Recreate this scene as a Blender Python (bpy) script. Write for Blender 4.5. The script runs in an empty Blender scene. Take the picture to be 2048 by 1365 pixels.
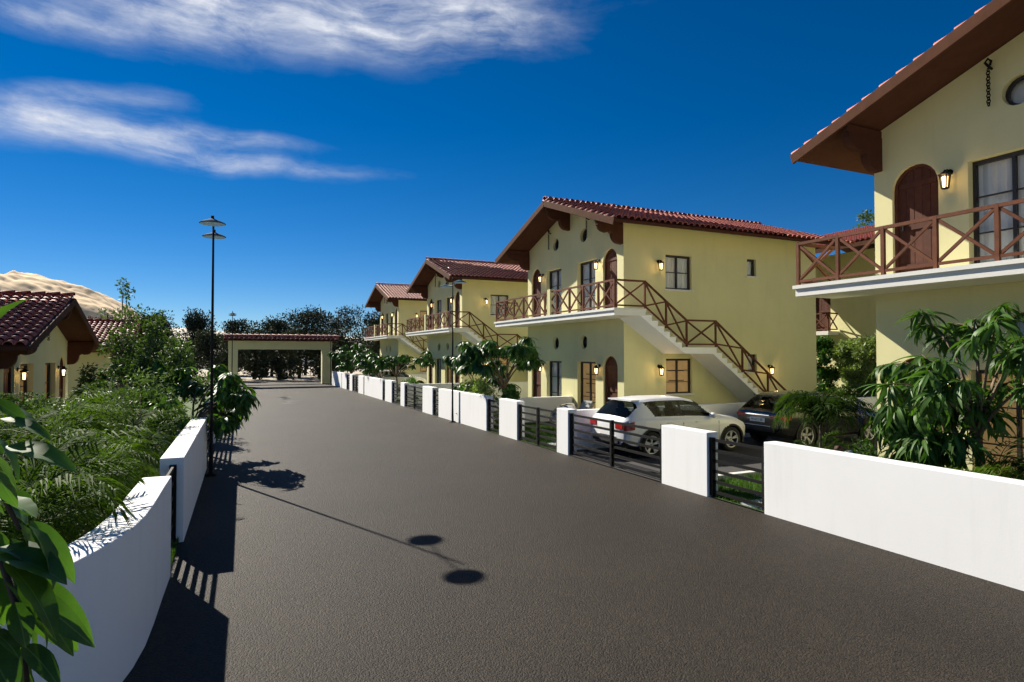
import bpy, bmesh, math, random
from math import radians as R, sin, cos, pi, sqrt, atan2
from mathutils import Vector as V, Matrix, noise
from mathutils.geometry import tessellate_polygon
random.seed(7)
S = bpy.context.scene
COL = S.collection

# ------------------------------------------------------------------ camera
FPX = 1230.0
YAW = math.atan((1024 - 458) / FPX)
PITCH = math.atan((709 - 682.5) / FPX)
CH = 2.6
cd = bpy.data.cameras.new('camera'); cam = bpy.data.objects.new('camera', cd); COL.objects.link(cam)
cd.sensor_width = 36; cd.lens = 36 * FPX / 2048; cd.clip_end = 6000; cd.clip_start = 0.05
cam.location = (0, 0, CH); cam.rotation_euler = (pi / 2 + PITCH, 0, -YAW)
S.camera = cam

# ------------------------------------------------------------------ world, sun, exposure
SUN = V((-0.54, 1.355, 1.0)).normalized()
SUN_EL = math.asin(SUN.z); SUN_AZ = atan2(SUN.x, SUN.y)
w = bpy.data.worlds.new('World'); S.world = w; w.use_nodes = True
nt = w.node_tree; N = nt.nodes; L = nt.links
bg = N['Background']
sky = N.new('ShaderNodeTexSky'); sky.sky_type = 'NISHITA'; sky.sun_disc = False
sky.sun_elevation = SUN_EL; sky.sun_rotation = SUN_AZ
sky.air_density = 1.0; sky.dust_density = 0.0; sky.ozone_density = 5.0; sky.altitude = 2600
hs = N.new('ShaderNodeHueSaturation'); hs.inputs['Saturation'].default_value = 1.32; hs.inputs['Hue'].default_value = 0.503
hs.inputs['Value'].default_value = 0.76
L.new(sky.outputs[0], hs.inputs['Color'])
tc = N.new('ShaderNodeTexCoord')

def wmath(op, a, b=None, c=None):
    n = N.new('ShaderNodeMath'); n.operation = op
    for i, q in enumerate((a, b, c)):
        if q is None: continue
        if isinstance(q, (int, float)): n.inputs[i].default_value = q
        else: L.new(q, n.inputs[i])
    return n.outputs[0]
sep = N.new('ShaderNodeSeparateXYZ'); L.new(tc.outputs['Generated'], sep.inputs[0])
dx, dy, dz = sep.outputs
az = wmath('ARCTAN2', dx, dy)                       # 0 = along the street, + to the right
el = wmath('ARCSINE', dz)
comb = N.new('ShaderNodeCombineXYZ'); L.new(az, comb.inputs[0]); L.new(el, comb.inputs[1])
warp = N.new('ShaderNodeTexNoise'); warp.inputs['Scale'].default_value = 3.2; warp.inputs['Detail'].default_value = 5
L.new(comb.outputs[0], warp.inputs['Vector'])
wsub = N.new('ShaderNodeVectorMath'); wsub.operation = 'SUBTRACT'; L.new(warp.outputs['Color'], wsub.inputs[0]); wsub.inputs[1].default_value = (.5, .5, .5)
wsc = N.new('ShaderNodeVectorMath'); wsc.operation = 'MULTIPLY'; L.new(wsub.outputs[0], wsc.inputs[0]); wsc.inputs[1].default_value = (.22, .075, 0)
wadd = N.new('ShaderNodeVectorMath'); L.new(comb.outputs[0], wadd.inputs[0]); L.new(wsc.outputs[0], wadd.inputs[1])
sep2 = N.new('ShaderNodeSeparateXYZ'); L.new(wadd.outputs[0], sep2.inputs[0])
ax2, ay2 = sep2.outputs[0], sep2.outputs[1]

def streak(sx, sy, seed, rot=0.0, det=9):
    m = N.new('ShaderNodeMapping'); L.new(wadd.outputs[0], m.inputs['Vector'])
    m.inputs['Rotation'].default_value = (0, 0, rot)
    m.inputs['Scale'].default_value = (sx, sy, 1); m.inputs['Location'].default_value = (seed, seed * .7, seed)
    t = N.new('ShaderNodeTexNoise'); t.inputs['Scale'].default_value = 1.0; t.inputs['Detail'].default_value = det; t.inputs['Roughness'].default_value = .62
    L.new(m.outputs[0], t.inputs['Vector']); return t.outputs['Fac']

def blob(ca, ce, ra, re, rot):
    # soft elliptical bank of cirrus lying in one direction of the sky (azimuth, elevation in degrees)
    a = wmath('SUBTRACT', ax2, R(ca)); e = wmath('SUBTRACT', ay2, R(ce))
    c, s = cos(R(rot)), sin(R(rot))
    u = wmath('ADD', wmath('MULTIPLY', a, c), wmath('MULTIPLY', e, s))
    q = wmath('SUBTRACT', wmath('MULTIPLY', e, c), wmath('MULTIPLY', a, s))
    u = wmath('DIVIDE', u, R(ra)); q = wmath('DIVIDE', q, R(re))
    d = wmath('ADD', wmath('MULTIPLY', u, u), wmath('MULTIPLY', q, q))
    return wmath('POWER', 2.0, wmath('MULTIPLY', d, -1.0))
def total(l):
    r = l[0]
    for q in l[1:]: r = wmath('ADD', r, q)
    return r
bank = total([blob(a, e, ra, re, ro) for a, e, ra, re, ro in (
    (3, 28.4, 10, 2.3, 4), (-4, 26.6, 6, 2.0, 8), (13, 27.6, 8, 1.6, 2), (21.5, 28.6, 6, 1.3, -2), (-14, 23.6, 5, .8, 5), (12, 32, 16, 3, 4),
    (-12, 16.2, 6, 1.0, 6), (-5, 16.2, 8, .75, -2), (2, 15.7, 7, .45, 1), (-1, 17.4, 5, .45, 2), (-11, 18.3, 4, .8, 10),
    (62, 41, 15, 4, -5), (-58, 33, 16, 4, 5), (-95, 24, 15, 3, 3), (112, 30, 16, 4, 6), (165, 36, 18, 4, -6), (-150, 22, 18, 3, 4), (30, 58, 22, 5, 8))])
den = wmath('MULTIPLY', bank, wmath('ADD', wmath('MULTIPLY', streak(4.5, 24, 3.1, .10), 2.7), -.78))
den = wmath('MULTIPLY', den, wmath('ADD', wmath('MULTIPLY', streak(14, 30, 8.3, .35, 8), 2.3), -.22))
mr = N.new('ShaderNodeMapRange'); mr.interpolation_type = 'LINEAR'
mr.inputs['From Min'].default_value = .03; mr.inputs['From Max'].default_value = 1.7; mr.inputs['To Max'].default_value = .97
L.new(den, mr.inputs['Value'])
mixc = N.new('ShaderNodeMixRGB'); L.new(mr.outputs[0], mixc.inputs['Fac']); L.new(hs.outputs[0], mixc.inputs['Color1'])
mixc.inputs['Color2'].default_value = (7.2, 7.5, 8.2, 1)
L.new(mixc.outputs[0], bg.inputs['Color'])
bg.inputs['Strength'].default_value = 0.053

sl = bpy.data.lights.new('sun', 'SUN'); so = bpy.data.objects.new('sun', sl); COL.objects.link(so)
sl.energy = 4.6; sl.angle = R(.53); sl.color = (1, .93, .80)
so.rotation_euler = (-SUN).to_track_quat('-Z', 'Y').to_euler(); so.location = (-30, 60, 50)

S.view_settings.view_transform = 'Standard'; S.view_settings.look = 'None'; S.view_settings.gamma = 1
S.view_settings.exposure = 1.05
S.render.engine = 'CYCLES'
try:
    S.cycles.max_bounces = 7; S.cycles.transparent_max_bounces = 12; S.cycles.sample_clamp_indirect = 6
except Exception: pass

# ------------------------------------------------------------------ pixel helper: a pixel gives a direction only
_f = V((sin(YAW) * cos(PITCH), cos(YAW) * cos(PITCH), sin(PITCH))); _r = V((cos(YAW), -sin(YAW), 0)); _u = _r.cross(_f)
CAMP = V((0, 0, CH))
def ray(x, y): return _f + _r * ((x - 1024) / FPX) + _u * ((682.5 - y) / FPX)
def at(x, y, d): return CAMP + ray(x, y) * d

# ------------------------------------------------------------------ materials
def mat(name, col, rough=.7, var=.12, scale=3.0, bump=0.0, bscale=40.0, spec=.4, metal=0.0, col2=None, trans=0.0, coat=0.0, detail=6.0, emit=None, estr=0.0, streak=0.0):
    m = bpy.data.materials.new(name); m.use_nodes = True
    n = m.node_tree.nodes; l = m.node_tree.links; b = n['Principled BSDF']
    b.inputs['Roughness'].default_value = rough; b.inputs['Metallic'].default_value = metal
    b.inputs['Specular IOR Level'].default_value = spec; b.inputs['Coat Weight'].default_value = coat
    c = (*col, 1)
    tcn = n.new('ShaderNodeTexCoord')
    if var > 0 or col2:
        t = n.new('ShaderNodeTexNoise'); t.inputs['Scale'].default_value = scale; t.inputs['Detail'].default_value = detail; t.inputs['Roughness'].default_value = .6
        l.new(tcn.outputs['Object'], t.inputs['Vector'])
        oi = n.new('ShaderNodeObjectInfo')
        ad = n.new('ShaderNodeMath'); ad.operation = 'MULTIPLY_ADD'; l.new(oi.outputs['Random'], ad.inputs[0]); ad.inputs[1].default_value = .35; l.new(t.outputs['Fac'], ad.inputs[2])
        r = n.new('ShaderNodeValToRGB'); r.color_ramp.elements[0].position = .35; r.color_ramp.elements[1].position = .95
        lo = [q * (1 - var) for q in col]; hi = [min(1, q * (1 + var)) for q in (col2 or col)]
        r.color_ramp.elements[0].color = (*lo, 1); r.color_ramp.elements[1].color = (*hi, 1)
        l.new(ad.outputs[0], r.inputs['Fac']); l.new(r.outputs['Color'], b.inputs['Base Color'])
    else: b.inputs['Base Color'].default_value = c
    if streak > 0:
        mp = n.new('ShaderNodeMapping'); mp.inputs['Scale'].default_value = (3.5, 3.5, .35); l.new(tcn.outputs['Object'], mp.inputs['Vector'])
        ts = n.new('ShaderNodeTexNoise'); ts.inputs['Scale'].default_value = 1.0; ts.inputs['Detail'].default_value = 7; ts.inputs['Roughness'].default_value = .65; l.new(mp.outputs[0], ts.inputs['Vector'])
        rs = n.new('ShaderNodeValToRGB'); rs.color_ramp.elements[0].position = .52; rs.color_ramp.elements[1].position = .80
        rs.color_ramp.elements[0].color = (1, 1, 1, 1); rs.color_ramp.elements[1].color = (1 - streak, 1 - streak * 1.05, 1 - streak * 1.2, 1); l.new(ts.outputs['Fac'], rs.inputs[0])
        ms_ = n.new('ShaderNodeMixRGB'); ms_.blend_type = 'MULTIPLY'; ms_.inputs[0].default_value = 1
        l.new(b.inputs['Base Color'].links[0].from_socket, ms_.inputs[1]); l.new(rs.outputs[0], ms_.inputs[2]); l.new(ms_.outputs[0], b.inputs['Base Color'])
    if bump > 0:
        t2 = n.new('ShaderNodeTexNoise'); t2.inputs['Scale'].default_value = bscale; t2.inputs['Detail'].default_value = 5
        l.new(tcn.outputs['Object'], t2.inputs['Vector'])
        bp = n.new('ShaderNodeBump'); bp.inputs['Strength'].default_value = bump; bp.inputs['Distance'].default_value = .02
        l.new(t2.outputs['Fac'], bp.inputs['Height']); l.new(bp.outputs['Normal'], b.inputs['Normal'])
    if emit:
        b.inputs['Emission Color'].default_value = (*emit, 1); b.inputs['Emission Strength'].default_value = estr
    if trans > 0:
        tr = n.new('ShaderNodeBsdfTranslucent'); mx = n.new('ShaderNodeMixShader'); mx.inputs[0].default_value = trans
        g = n.new('ShaderNodeMixRGB'); g.blend_type = 'MULTIPLY'; g.inputs[0].default_value = 1
        src = b.inputs['Base Color'].links[0].from_socket if b.inputs['Base Color'].links else None
        if src: l.new(src, g.inputs[1])
        else: g.inputs[1].default_value = c
        g.inputs[2].default_value = (1.7, 1.8, .55, 1)
        l.new(g.outputs[0], tr.inputs['Color'])
        l.new(b.outputs[0], mx.inputs[1]); l.new(tr.outputs[0], mx.inputs[2])
        l.new(mx.outputs[0], n['Material Output'].inputs['Surface'])
    return m

def glass(name, tint=(.95, .97, .97), see=.90, rough=.02, body=(.02, .022, .025), gain=.9):
    m = bpy.data.materials.new(name); m.use_nodes = True
    n = m.node_tree.nodes; l = m.node_tree.links; b = n['Principled BSDF']
    b.inputs['Base Color'].default_value = (*body, 1); b.inputs['Roughness'].default_value = rough; b.inputs['Specular IOR Level'].default_value = .9
    t = n.new('ShaderNodeBsdfTransparent'); t.inputs[0].default_value = (*tint, 1)
    lw = n.new('ShaderNodeLayerWeight'); lw.inputs[0].default_value = .5
    fr = n.new('ShaderNodeMath'); fr.operation = 'POWER'; l.new(lw.outputs['Facing'], fr.inputs[0]); fr.inputs[1].default_value = 4.0
    mm = n.new('ShaderNodeMath'); mm.operation = 'MULTIPLY_ADD'; l.new(fr.outputs[0], mm.inputs[0]); mm.inputs[1].default_value = gain; mm.inputs[2].default_value = 1 - see; mm.use_clamp = True
    mx = n.new('ShaderNodeMixShader'); l.new(mm.outputs[0], mx.inputs[0]); l.new(t.outputs[0], mx.inputs[1]); l.new(b.outputs[0], mx.inputs[2])
    l.new(mx.outputs[0], n['Material Output'].inputs['Surface']); return m

M = {}
M['plaster'] = mat('plaster', (.69, .650, .348), .88, .08, .6, .16, 70, streak=.07)
M['white'] = mat('white_plaster', (.86, .86, .85), .8, .04, .7, .035, 45, streak=.08)
M['slab'] = mat('white_slab', (.70, .69, .64), .75, .06, 1.5, .08, 40)
M['step'] = mat('stone_step', (.56, .54, .45), .8, .14, 6, .2, 50)
M['wood'] = mat('brown_wood', (.125, .046, .024), .7, .30, 7, .15, 60, spec=.15)
M['soffit'] = mat('soffit_wood', (.075, .030, .018), .85, .22, 4, .10, 40, spec=.1)
M['barge'] = mat('barge_wood', (.085, .036, .020), .85, .25, 5, .15, 50, spec=.1)
M['door'] = mat('door_wood', (.085, .030, .016), .65, .30, 9, .15, 60, spec=.2)
M['tile'] = mat('clay_tile', (.35, .092, .068), .62, .30, 5, .12, 30, spec=.3, col2=(.40, .13, .10))
M['tile_bed'] = mat('tile_bed', (.10, .035, .028), .8, .2, 5)
M['black'] = mat('black_metal', (.006, .006, .006), .6, .15, 9, 0, spec=.18)
M['frame'] = mat('window_frame', (.026, .020, .018), .4, .1, 9, 0)
M['glass'] = glass('window_glass')
M['curtain'] = mat('curtain', (.80, .80, .77), .9, .10, 2.2)
M['warm'] = mat('lit_room', (.42, .25, .10), .8, .35, 3.5, emit=(1, .62, .25), estr=.10)
M['lamp_glass'] = mat('lamp_glass', (.9, .85, .7), .3, 0, emit=(1, .62, .26), estr=2.2)
M['soil'] = mat('sandy_ground', (.42, .36, .28), .95, .3, .25, .5, 8)
M['drive'] = mat('driveway_paving', (.045, .043, .043), .75, .2, 1.5, .25, 60)
M['paver'] = mat('pale_paver', (.62, .61, .57), .85, .1, 3, .2, 40)
M['trunk'] = mat('bark', (.16, .115, .075), .9, .35, 14, .5, 40)
M['trunk_dark'] = mat('dark_bark', (.035, .028, .024), .9, .3, 10, .4, 30)
M['leaf'] = mat('leaf_green', (.040, .098, .016), .5, .42, 2.0, 0, spec=.28, trans=.30, col2=(.060, .135, .022))
M['leaf_dark'] = mat('leaf_dark', (.028, .080, .016), .46, .40, 2.0, 0, spec=.3, trans=.22)
M['leaf_fine'] = mat('leaf_fine', (.042, .082, .028), .55, .45, 1.6, 0, spec=.25, trans=.28, col2=(.072, .118, .042))
M['leaf_palm'] = mat('leaf_palm', (.018, .052, .006), .65, .5, 1.5, 0, spec=.05, trans=.30, col2=(.050, .092, .010))
M['leaf_yellow'] = mat('leaf_yellow', (.26, .27, .035), .45, .35, 6, 0, trans=.30)
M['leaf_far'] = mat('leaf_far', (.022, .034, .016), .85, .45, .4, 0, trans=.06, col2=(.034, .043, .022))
M['leaf_light'] = mat('leaf_pale', (.15, .21, .08), .5, .4, 2, 0, trans=.32)
M['flower'] = mat('blue_flower', (.06, .05, .30), .6, .3, 20)
M['grass'] = mat('grass', (.055, .12, .020), .7, .4, 1.2, 0, trans=.25)
M['lawn'] = mat('lawn_ground', (.050, .082, .022), .95, .4, 2.5, .5, 60)
M['rock'] = mat('limestone', (.66, .46, .25), .95, .25, .12, .6, .35, col2=(.78, .57, .33))
M['pale_hill'] = mat('pale_hill', (.70, .64, .53), .95, .22, .08, .4, .6)
M['wicker'] = mat('wicker', (.42, .36, .25), .8, .3, 30, .5, 120)
M['cushion'] = mat('cushion', (.30, .31, .31), .9, .35, 14, .2, 40)
M['pot'] = mat('terracotta', (.32, .13, .07), .7, .2, 8, .1, 40)

def vein_leaf():
    m = mat('leaf_veined', (.036, .094, .014), .48, .35, 6.0, 0, spec=.28, trans=.30, col2=(.055, .125, .022))
    n = m.node_tree.nodes; l = m.node_tree.links; b = n['Principled BSDF']
    tcn = [q for q in n if q.type == 'TEX_COORD'][0]; sp = n.new('ShaderNodeSeparateXYZ'); l.new(tcn.outputs['Object'], sp.inputs[0])
    ab = n.new('ShaderNodeMath'); ab.operation = 'ABSOLUTE'; l.new(sp.outputs[1], ab.inputs[0])
    def mm(op, a, q):
        k = n.new('ShaderNodeMath'); k.operation = op
        for i, z in enumerate((a, q)):
            if isinstance(z, (int, float)): k.inputs[i].default_value = z
            else: l.new(z, k.inputs[i])
        return k.outputs[0]
    rib = mm('LESS_THAN', ab.outputs[0], .0022)
    ph = mm('SINE', mm('MULTIPLY', mm('SUBTRACT', sp.outputs[0], mm('MULTIPLY', ab.outputs[0], .9)), 330.0), 0.0)
    side = mm('MULTIPLY', mm('GREATER_THAN', ph, .93), .12)
    f = mm('MAXIMUM', mm('MULTIPLY', rib, .75), side)
    src = b.inputs['Base Color'].links[0].from_socket
    mx = n.new('ShaderNodeMixRGB'); l.new(f, mx.inputs[0]); l.new(src, mx.inputs[1]); mx.inputs[2].default_value = (.16, .24, .07, 1); l.new(mx.outputs[0], b.inputs['Base Color'])
    return m
M['leaf_veined'] = vein_leaf()
def asphalt():
    m = mat('asphalt', (.0315, .0252, .0192), .66, .24, .45, 0, spec=.19)
    n = m.node_tree.nodes; l = m.node_tree.links; b = n['Principled BSDF']
    tcn = [q for q in n if q.type == 'TEX_COORD'][0]
    v = n.new('ShaderNodeTexVoronoi'); v.inputs['Scale'].default_value = 58; l.new(tcn.outputs['Object'], v.inputs['Vector'])
    t = n.new('ShaderNodeTexNoise'); t.inputs['Scale'].default_value = 110; t.inputs['Detail'].default_value = 3; l.new(tcn.outputs['Object'], t.inputs['Vector'])
    ad = n.new('ShaderNodeMath'); ad.operation = 'MULTIPLY_ADD'; l.new(v.outputs['Distance'], ad.inputs[0]); ad.inputs[1].default_value = -.9; l.new(t.outputs['Fac'], ad.inputs[2])
    bp = n.new('ShaderNodeBump'); bp.inputs['Strength'].default_value = .9; bp.inputs['Distance'].default_value = .011
    l.new(ad.outputs[0], bp.inputs['Height']); l.new(bp.outputs[0], b.inputs['Normal'])
    # stones of lighter and darker aggregate
    src = b.inputs['Base Color'].links[0].from_socket
    r = n.new('ShaderNodeValToRGB'); r.color_ramp.elements[0].color = (.55, .55, .55, 1); r.color_ramp.elements[1].color = (1.5, 1.45, 1.36, 1)
    r.color_ramp.elements[0].position = .25; r.color_ramp.elements[1].position = .75
    l.new(v.outputs['Color'], r.inputs[0])
    mx = n.new('ShaderNodeMixRGB'); mx.blend_type = 'MULTIPLY'; mx.inputs[0].default_value = .8; l.new(src, mx.inputs[1]); l.new(r.outputs[0], mx.inputs[2])
    l.new(mx.outputs[0], b.inputs['Base Color']); return m
M['asphalt'] = asphalt()

# ------------------------------------------------------------------ mesh builder
class MB:
    def __init__(s): s.v = []; s.f = []
    def add(s, vs, fs):
        o = len(s.v); s.v += [tuple(q) for q in vs]; s.f += [tuple(i + o for i in f) for f in fs]; return s
    def box(s, x0, y0, z0, x1, y1, z1):
        return s.add([(x0, y0, z0), (x1, y0, z0), (x1, y1, z0), (x0, y1, z0), (x0, y0, z1), (x1, y0, z1), (x1, y1, z1), (x0, y1, z1)],
                     [(0, 3, 2, 1), (4, 5, 6, 7), (0, 1, 5, 4), (1, 2, 6, 5), (2, 3, 7, 6), (3, 0, 4, 7)])
    def beam(s, p, q, a, b, up=(0, 0, 1)):
        p, q = V(p), V(q); d = (q - p).normalized(); u = V(up)
        if abs(d.dot(u)) > .98: u = V((1, 0, 0))
        r = d.cross(u).normalized(); u = r.cross(d).normalized()
        vs = []
        for c in (p, q):
            for i, j in ((-1, -1), (1, -1), (1, 1), (-1, 1)): vs.append(c + r * (a / 2 * i) + u * (b / 2 * j))
        return s.add(vs, [(3, 2, 1, 0), (4, 5, 6, 7), (0, 1, 5, 4), (1, 2, 6, 5), (2, 3, 7, 6), (3, 0, 4, 7)])
    def tube(s, pts, rad, n=8, cap=True):
        pts = [V(p) for p in pts]; vs = []; fs = []
        for i, p in enumerate(pts):
            d = (pts[min(i + 1, len(pts) - 1)] - pts[max(i - 1, 0)])
            d = d.normalized() if d.length > 1e-9 else V((0, 0, 1))
            u = V((0, 0, 1)) if abs(d.z) < .95 else V((1, 0, 0))
            r = d.cross(u).normalized(); u = r.cross(d)
            rr = rad[i] if isinstance(rad, (list, tuple)) else rad
            for k in range(n):
                a = 2 * pi * k / n; vs.append(p + r * (rr * cos(a)) + u * (rr * sin(a)))
        for i in range(len(pts) - 1):
            for k in range(n):
                a = i * n + k; b = i * n + (k + 1) % n; fs.append((a, b, b + n, a + n))
        if cap: fs.append(tuple(range(n - 1, -1, -1))); fs.append(tuple(range((len(pts) - 1) * n, len(pts) * n)))
        return s.add(vs, fs)
    def prism(s, poly, fn, d0, d1):
        n = len(poly); vs = [fn(a, b, d0) for a, b in poly] + [fn(a, b, d1) for a, b in poly]
        tri = tessellate_polygon([[V((a, b, 0)) for a, b in poly]])
        fs = [tuple(t) for t in tri] + [tuple(i + n for i in reversed(t)) for t in tri]
        fs += [(i, (i + 1) % n, (i + 1) % n + n, i + n) for i in range(n)]
        return s.add(vs, fs)
    def lathe(s, prof, n=16, c=(0, 0, 0)):
        vs = []; fs = []
        for r, z in prof:
            for k in range(n): a = 2 * pi * k / n; vs.append((c[0] + r * cos(a), c[1] + r * sin(a), c[2] + z))
        for i in range(len(prof) - 1):
            for k in range(n): fs.append((i * n + k, i * n + (k + 1) % n, (i + 1) * n + (k + 1) % n, (i + 1) * n + k))
        return s.add(vs, fs)
    def mesh(s, name, m, smooth=False):
        me = bpy.data.meshes.new(name); me.from_pydata(s.v, [], s.f); me.update()
        if m is not None: me.materials.append(M[m] if isinstance(m, str) else m)
        if smooth: me.polygons.foreach_set('use_smooth', [True] * len(me.polygons))
        return me
    def build(s, name, m, parent=None, smooth=False, fix=True):
        me = s.mesh(name, m, smooth)
        if fix:
            b = bmesh.new(); b.from_mesh(me); bmesh.ops.recalc_face_normals(b, faces=b.faces); b.to_mesh(me); b.free()
        return put(name, me, parent)

def put(name, me, parent=None):
    o = bpy.data.objects.new(name, me); COL.objects.link(o)
    if parent is not None: o.parent = parent
    return o
def tag(o, label=None, cat=None, group=None, kind=None):
    if label: o['label'] = label
    if cat: o['category'] = cat
    if group: o['group'] = group
    if kind: o['kind'] = kind
    return o
def empty(name, loc, rz=0):
    o = bpy.data.objects.new(name, None); COL.objects.link(o); o.location = loc; o.rotation_euler = (0, 0, rz); o.empty_display_size = .3; return o
def bevel(o, w=.012, seg=2):
    m = o.modifiers.new('bevel', 'BEVEL'); m.width = w; m.segments = seg; m.limit_method = 'ANGLE'; return o

# ================================================================== SETTING
def sheet(name, x0, y0, x1, y1, z, m, nx=1, ny=1):
    b = MB()
    for i in range(nx):
        for j in range(ny):
            xa, xb = x0 + (x1 - x0) * i / nx, x0 + (x1 - x0) * (i + 1) / nx; ya, yb = y0 + (y1 - y0) * j / ny, y0 + (y1 - y0) * (j + 1) / ny
            b.add([(xa, ya, z), (xb, ya, z), (xb, yb, z), (xa, yb, z)], [(0, 1, 2, 3)])
    return tag(b.build(name, m, fix=False), kind='structure')
sheet('ground', -3000, -1500, 3000, 4500, -.03, 'soil')
sheet('road', -2.6, -12, 7.97, 55.2, 0, 'asphalt')
sheet('lawn', 8.0, -6, 27, 54, .012, 'lawn')
sheet('lawn', -16, 8.3, -.70, 54, .012, 'lawn')
sheet('driveway', 7.98, 10.06, 21.5, 14.3, .020, 'drive')
sheet('driveway', 7.98, 26.9, 12.2, 30.4, .020, 'drive')
sheet('driveway', 7.98, 42.1, 14, 45.0, .020, 'drive')
sheet('gateway_apron', -3, 55.28, 12, 62, .004, 'asphalt')

LXL = lambda y: -.55 + .019 * (y - 9.7)          # street face of the left hand walls (they splay a little)

# ------------------------------------------------------------------ rock dome and pale ridge far behind
def hill(name, cx, cy, rx, ry, h, m, seed, rough, n=90, lab=None):
    b = MB(); vs = []; fs = []
    for i in range(n + 1):
        for j in range(n + 1):
            u = -1 + 2 * i / n; q = -1 + 2 * j / n; d = sqrt(u * u + q * q)
            z = max(0, 1 - d ** 2.2) ** .8
            x, y = cx + u * rx, cy + q * ry
            p = V((x * .02 + seed, y * .02, seed))
            nz = noise.fractal(p, 1.0, 2.1, 6) * .10 + (1 - abs(noise.noise(p * 1.7))) * .10 - .07 + noise.fractal(p * 6, .9, 2.0, 5) * .03 + (1 - abs(noise.noise(p * 5.3))) ** 2 * .022 - .012
            vs.append((x, y, -1 + h * (z + nz * rough * min(1, z * 2.5))))
    for i in range(n):
        for j in range(n):
            a = i * (n + 1) + j; fs.append((a, a + n + 1, a + n + 2, a + 1))
    b.add(vs, fs); return tag(b.build(name, m, smooth=True, fix=False), kind='structure')
hill('rock_hill', -58, 265, 40, 80, 29, 'rock', 3.3, 1.1, 150)
hill('rock_hill', -150, 230, 60, 80, 30, 'rock', 9.3, 1.3, 70)
hill('pale_ridge', 12, 190, 90, 45, 9.0, 'pale_hill', 5.1, 1.2)
hill('pale_ridge', -18, 235, 40, 35, 12, 'pale_hill', 7.7, 1.2)
hill('pale_ridge', 110, 210, 90, 60, 10, 'pale_hill', 2.7, 1.2)

# ================================================================== HOUSES
LANT = None
def wall_holes(b, outline, holes, fn):
    """flat wall with openings and their reveals; holes = (points, depth)"""
    polys = [[V((p[0], p[1], 0)) for p in outline]] + [[V((p[0], p[1], 0)) for p in h] for h, d in holes]
    flat = [p for poly in polys for p in poly]
    b.add([fn(p.x, p.y, 0) for p in flat], [tuple(t) for t in tessellate_polygon(polys)])
    for h, d in holes:
        n = len(h)
        b.add([fn(p[0], p[1], 0) for p in h] + [fn(p[0], p[1], d) for p in h], [(i, (i + 1) % n, (i + 1) % n + n, i + n) for i in range(n)])
def rect(a0, b0, a1, b1): return [(a0, b0), (a1, b0), (a1, b1), (a0, b1)]
def arch(a0, b0, a1, b1, n=12):
    r = (a1 - a0) / 2; c = (a0 + a1) / 2
    return [(a0, b0), (a1, b0)] + [(c + r * cos(pi * k / n), b1 - r + r * sin(pi * k / n)) for k in range(n + 1)]
def circ(c, z, r, n=20): return [(c + r * cos(2 * pi * k / n), z + r * sin(2 * pi * k / n)) for k in range(n)]

def make_door(H, fn, a0, b0, a1, b1, d):
    r = (a1 - a0) / 2; c = (a0 + a1) / 2; t = .055
    topz = lambda a, rr: b1 - r + sqrt(max(0, rr * rr - (a - c) ** 2))
    o = arch(a0, b0, a1, b1); i_ = arch(a0 + t, b0, a1 - t, b1 - t)
    b = MB(); no = len(o)
    vs = [fn(p[0], p[1], d - .06) for p in o] + [fn(p[0], p[1], d - .06) for p in i_] + [fn(p[0], p[1], d + .04) for p in i_]
    fs = []
    for k in range(1, no):
        k2 = (k + 1) % no
        fs += [(k, k2, no + k2, no + k), (no + k, no + k2, 2 * no + k2, 2 * no + k)]
    b.add(vs, fs); dr = b.build('door', 'door', H)
    n = 5; g = .006; aa = a0 + t; bb = a1 - t; rr = r - t
    for k in range(n):
        x0 = aa + (bb - aa) * k / n + g / 2; x1 = aa + (bb - aa) * (k + 1) / n - g / 2
        tops = [(x1 + (x0 - x1) * q / 4, topz(x1 + (x0 - x1) * q / 4, rr + .004)) for q in range(5)]
        MB().prism([(x0, b0 + .01), (x1, b0 + .01)] + tops, fn, d - .012 - .004 * (k % 2), d + .03).build('plank', 'door', dr)
    for z in (b0 + .22, b0 + (b1 - r - b0) * .55, b1 - r + .03):
        MB().prism(rect(aa + .03, z, bb - .03, z + .10), fn, d - .04, d - .02).build('door_rail', 'door', dr)
    MB().prism(rect(bb - .14, b0 + 1.0, bb - .115, b0 + 1.16), fn, d - .09, d - .06).build('door_handle', 'black', dr)

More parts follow.
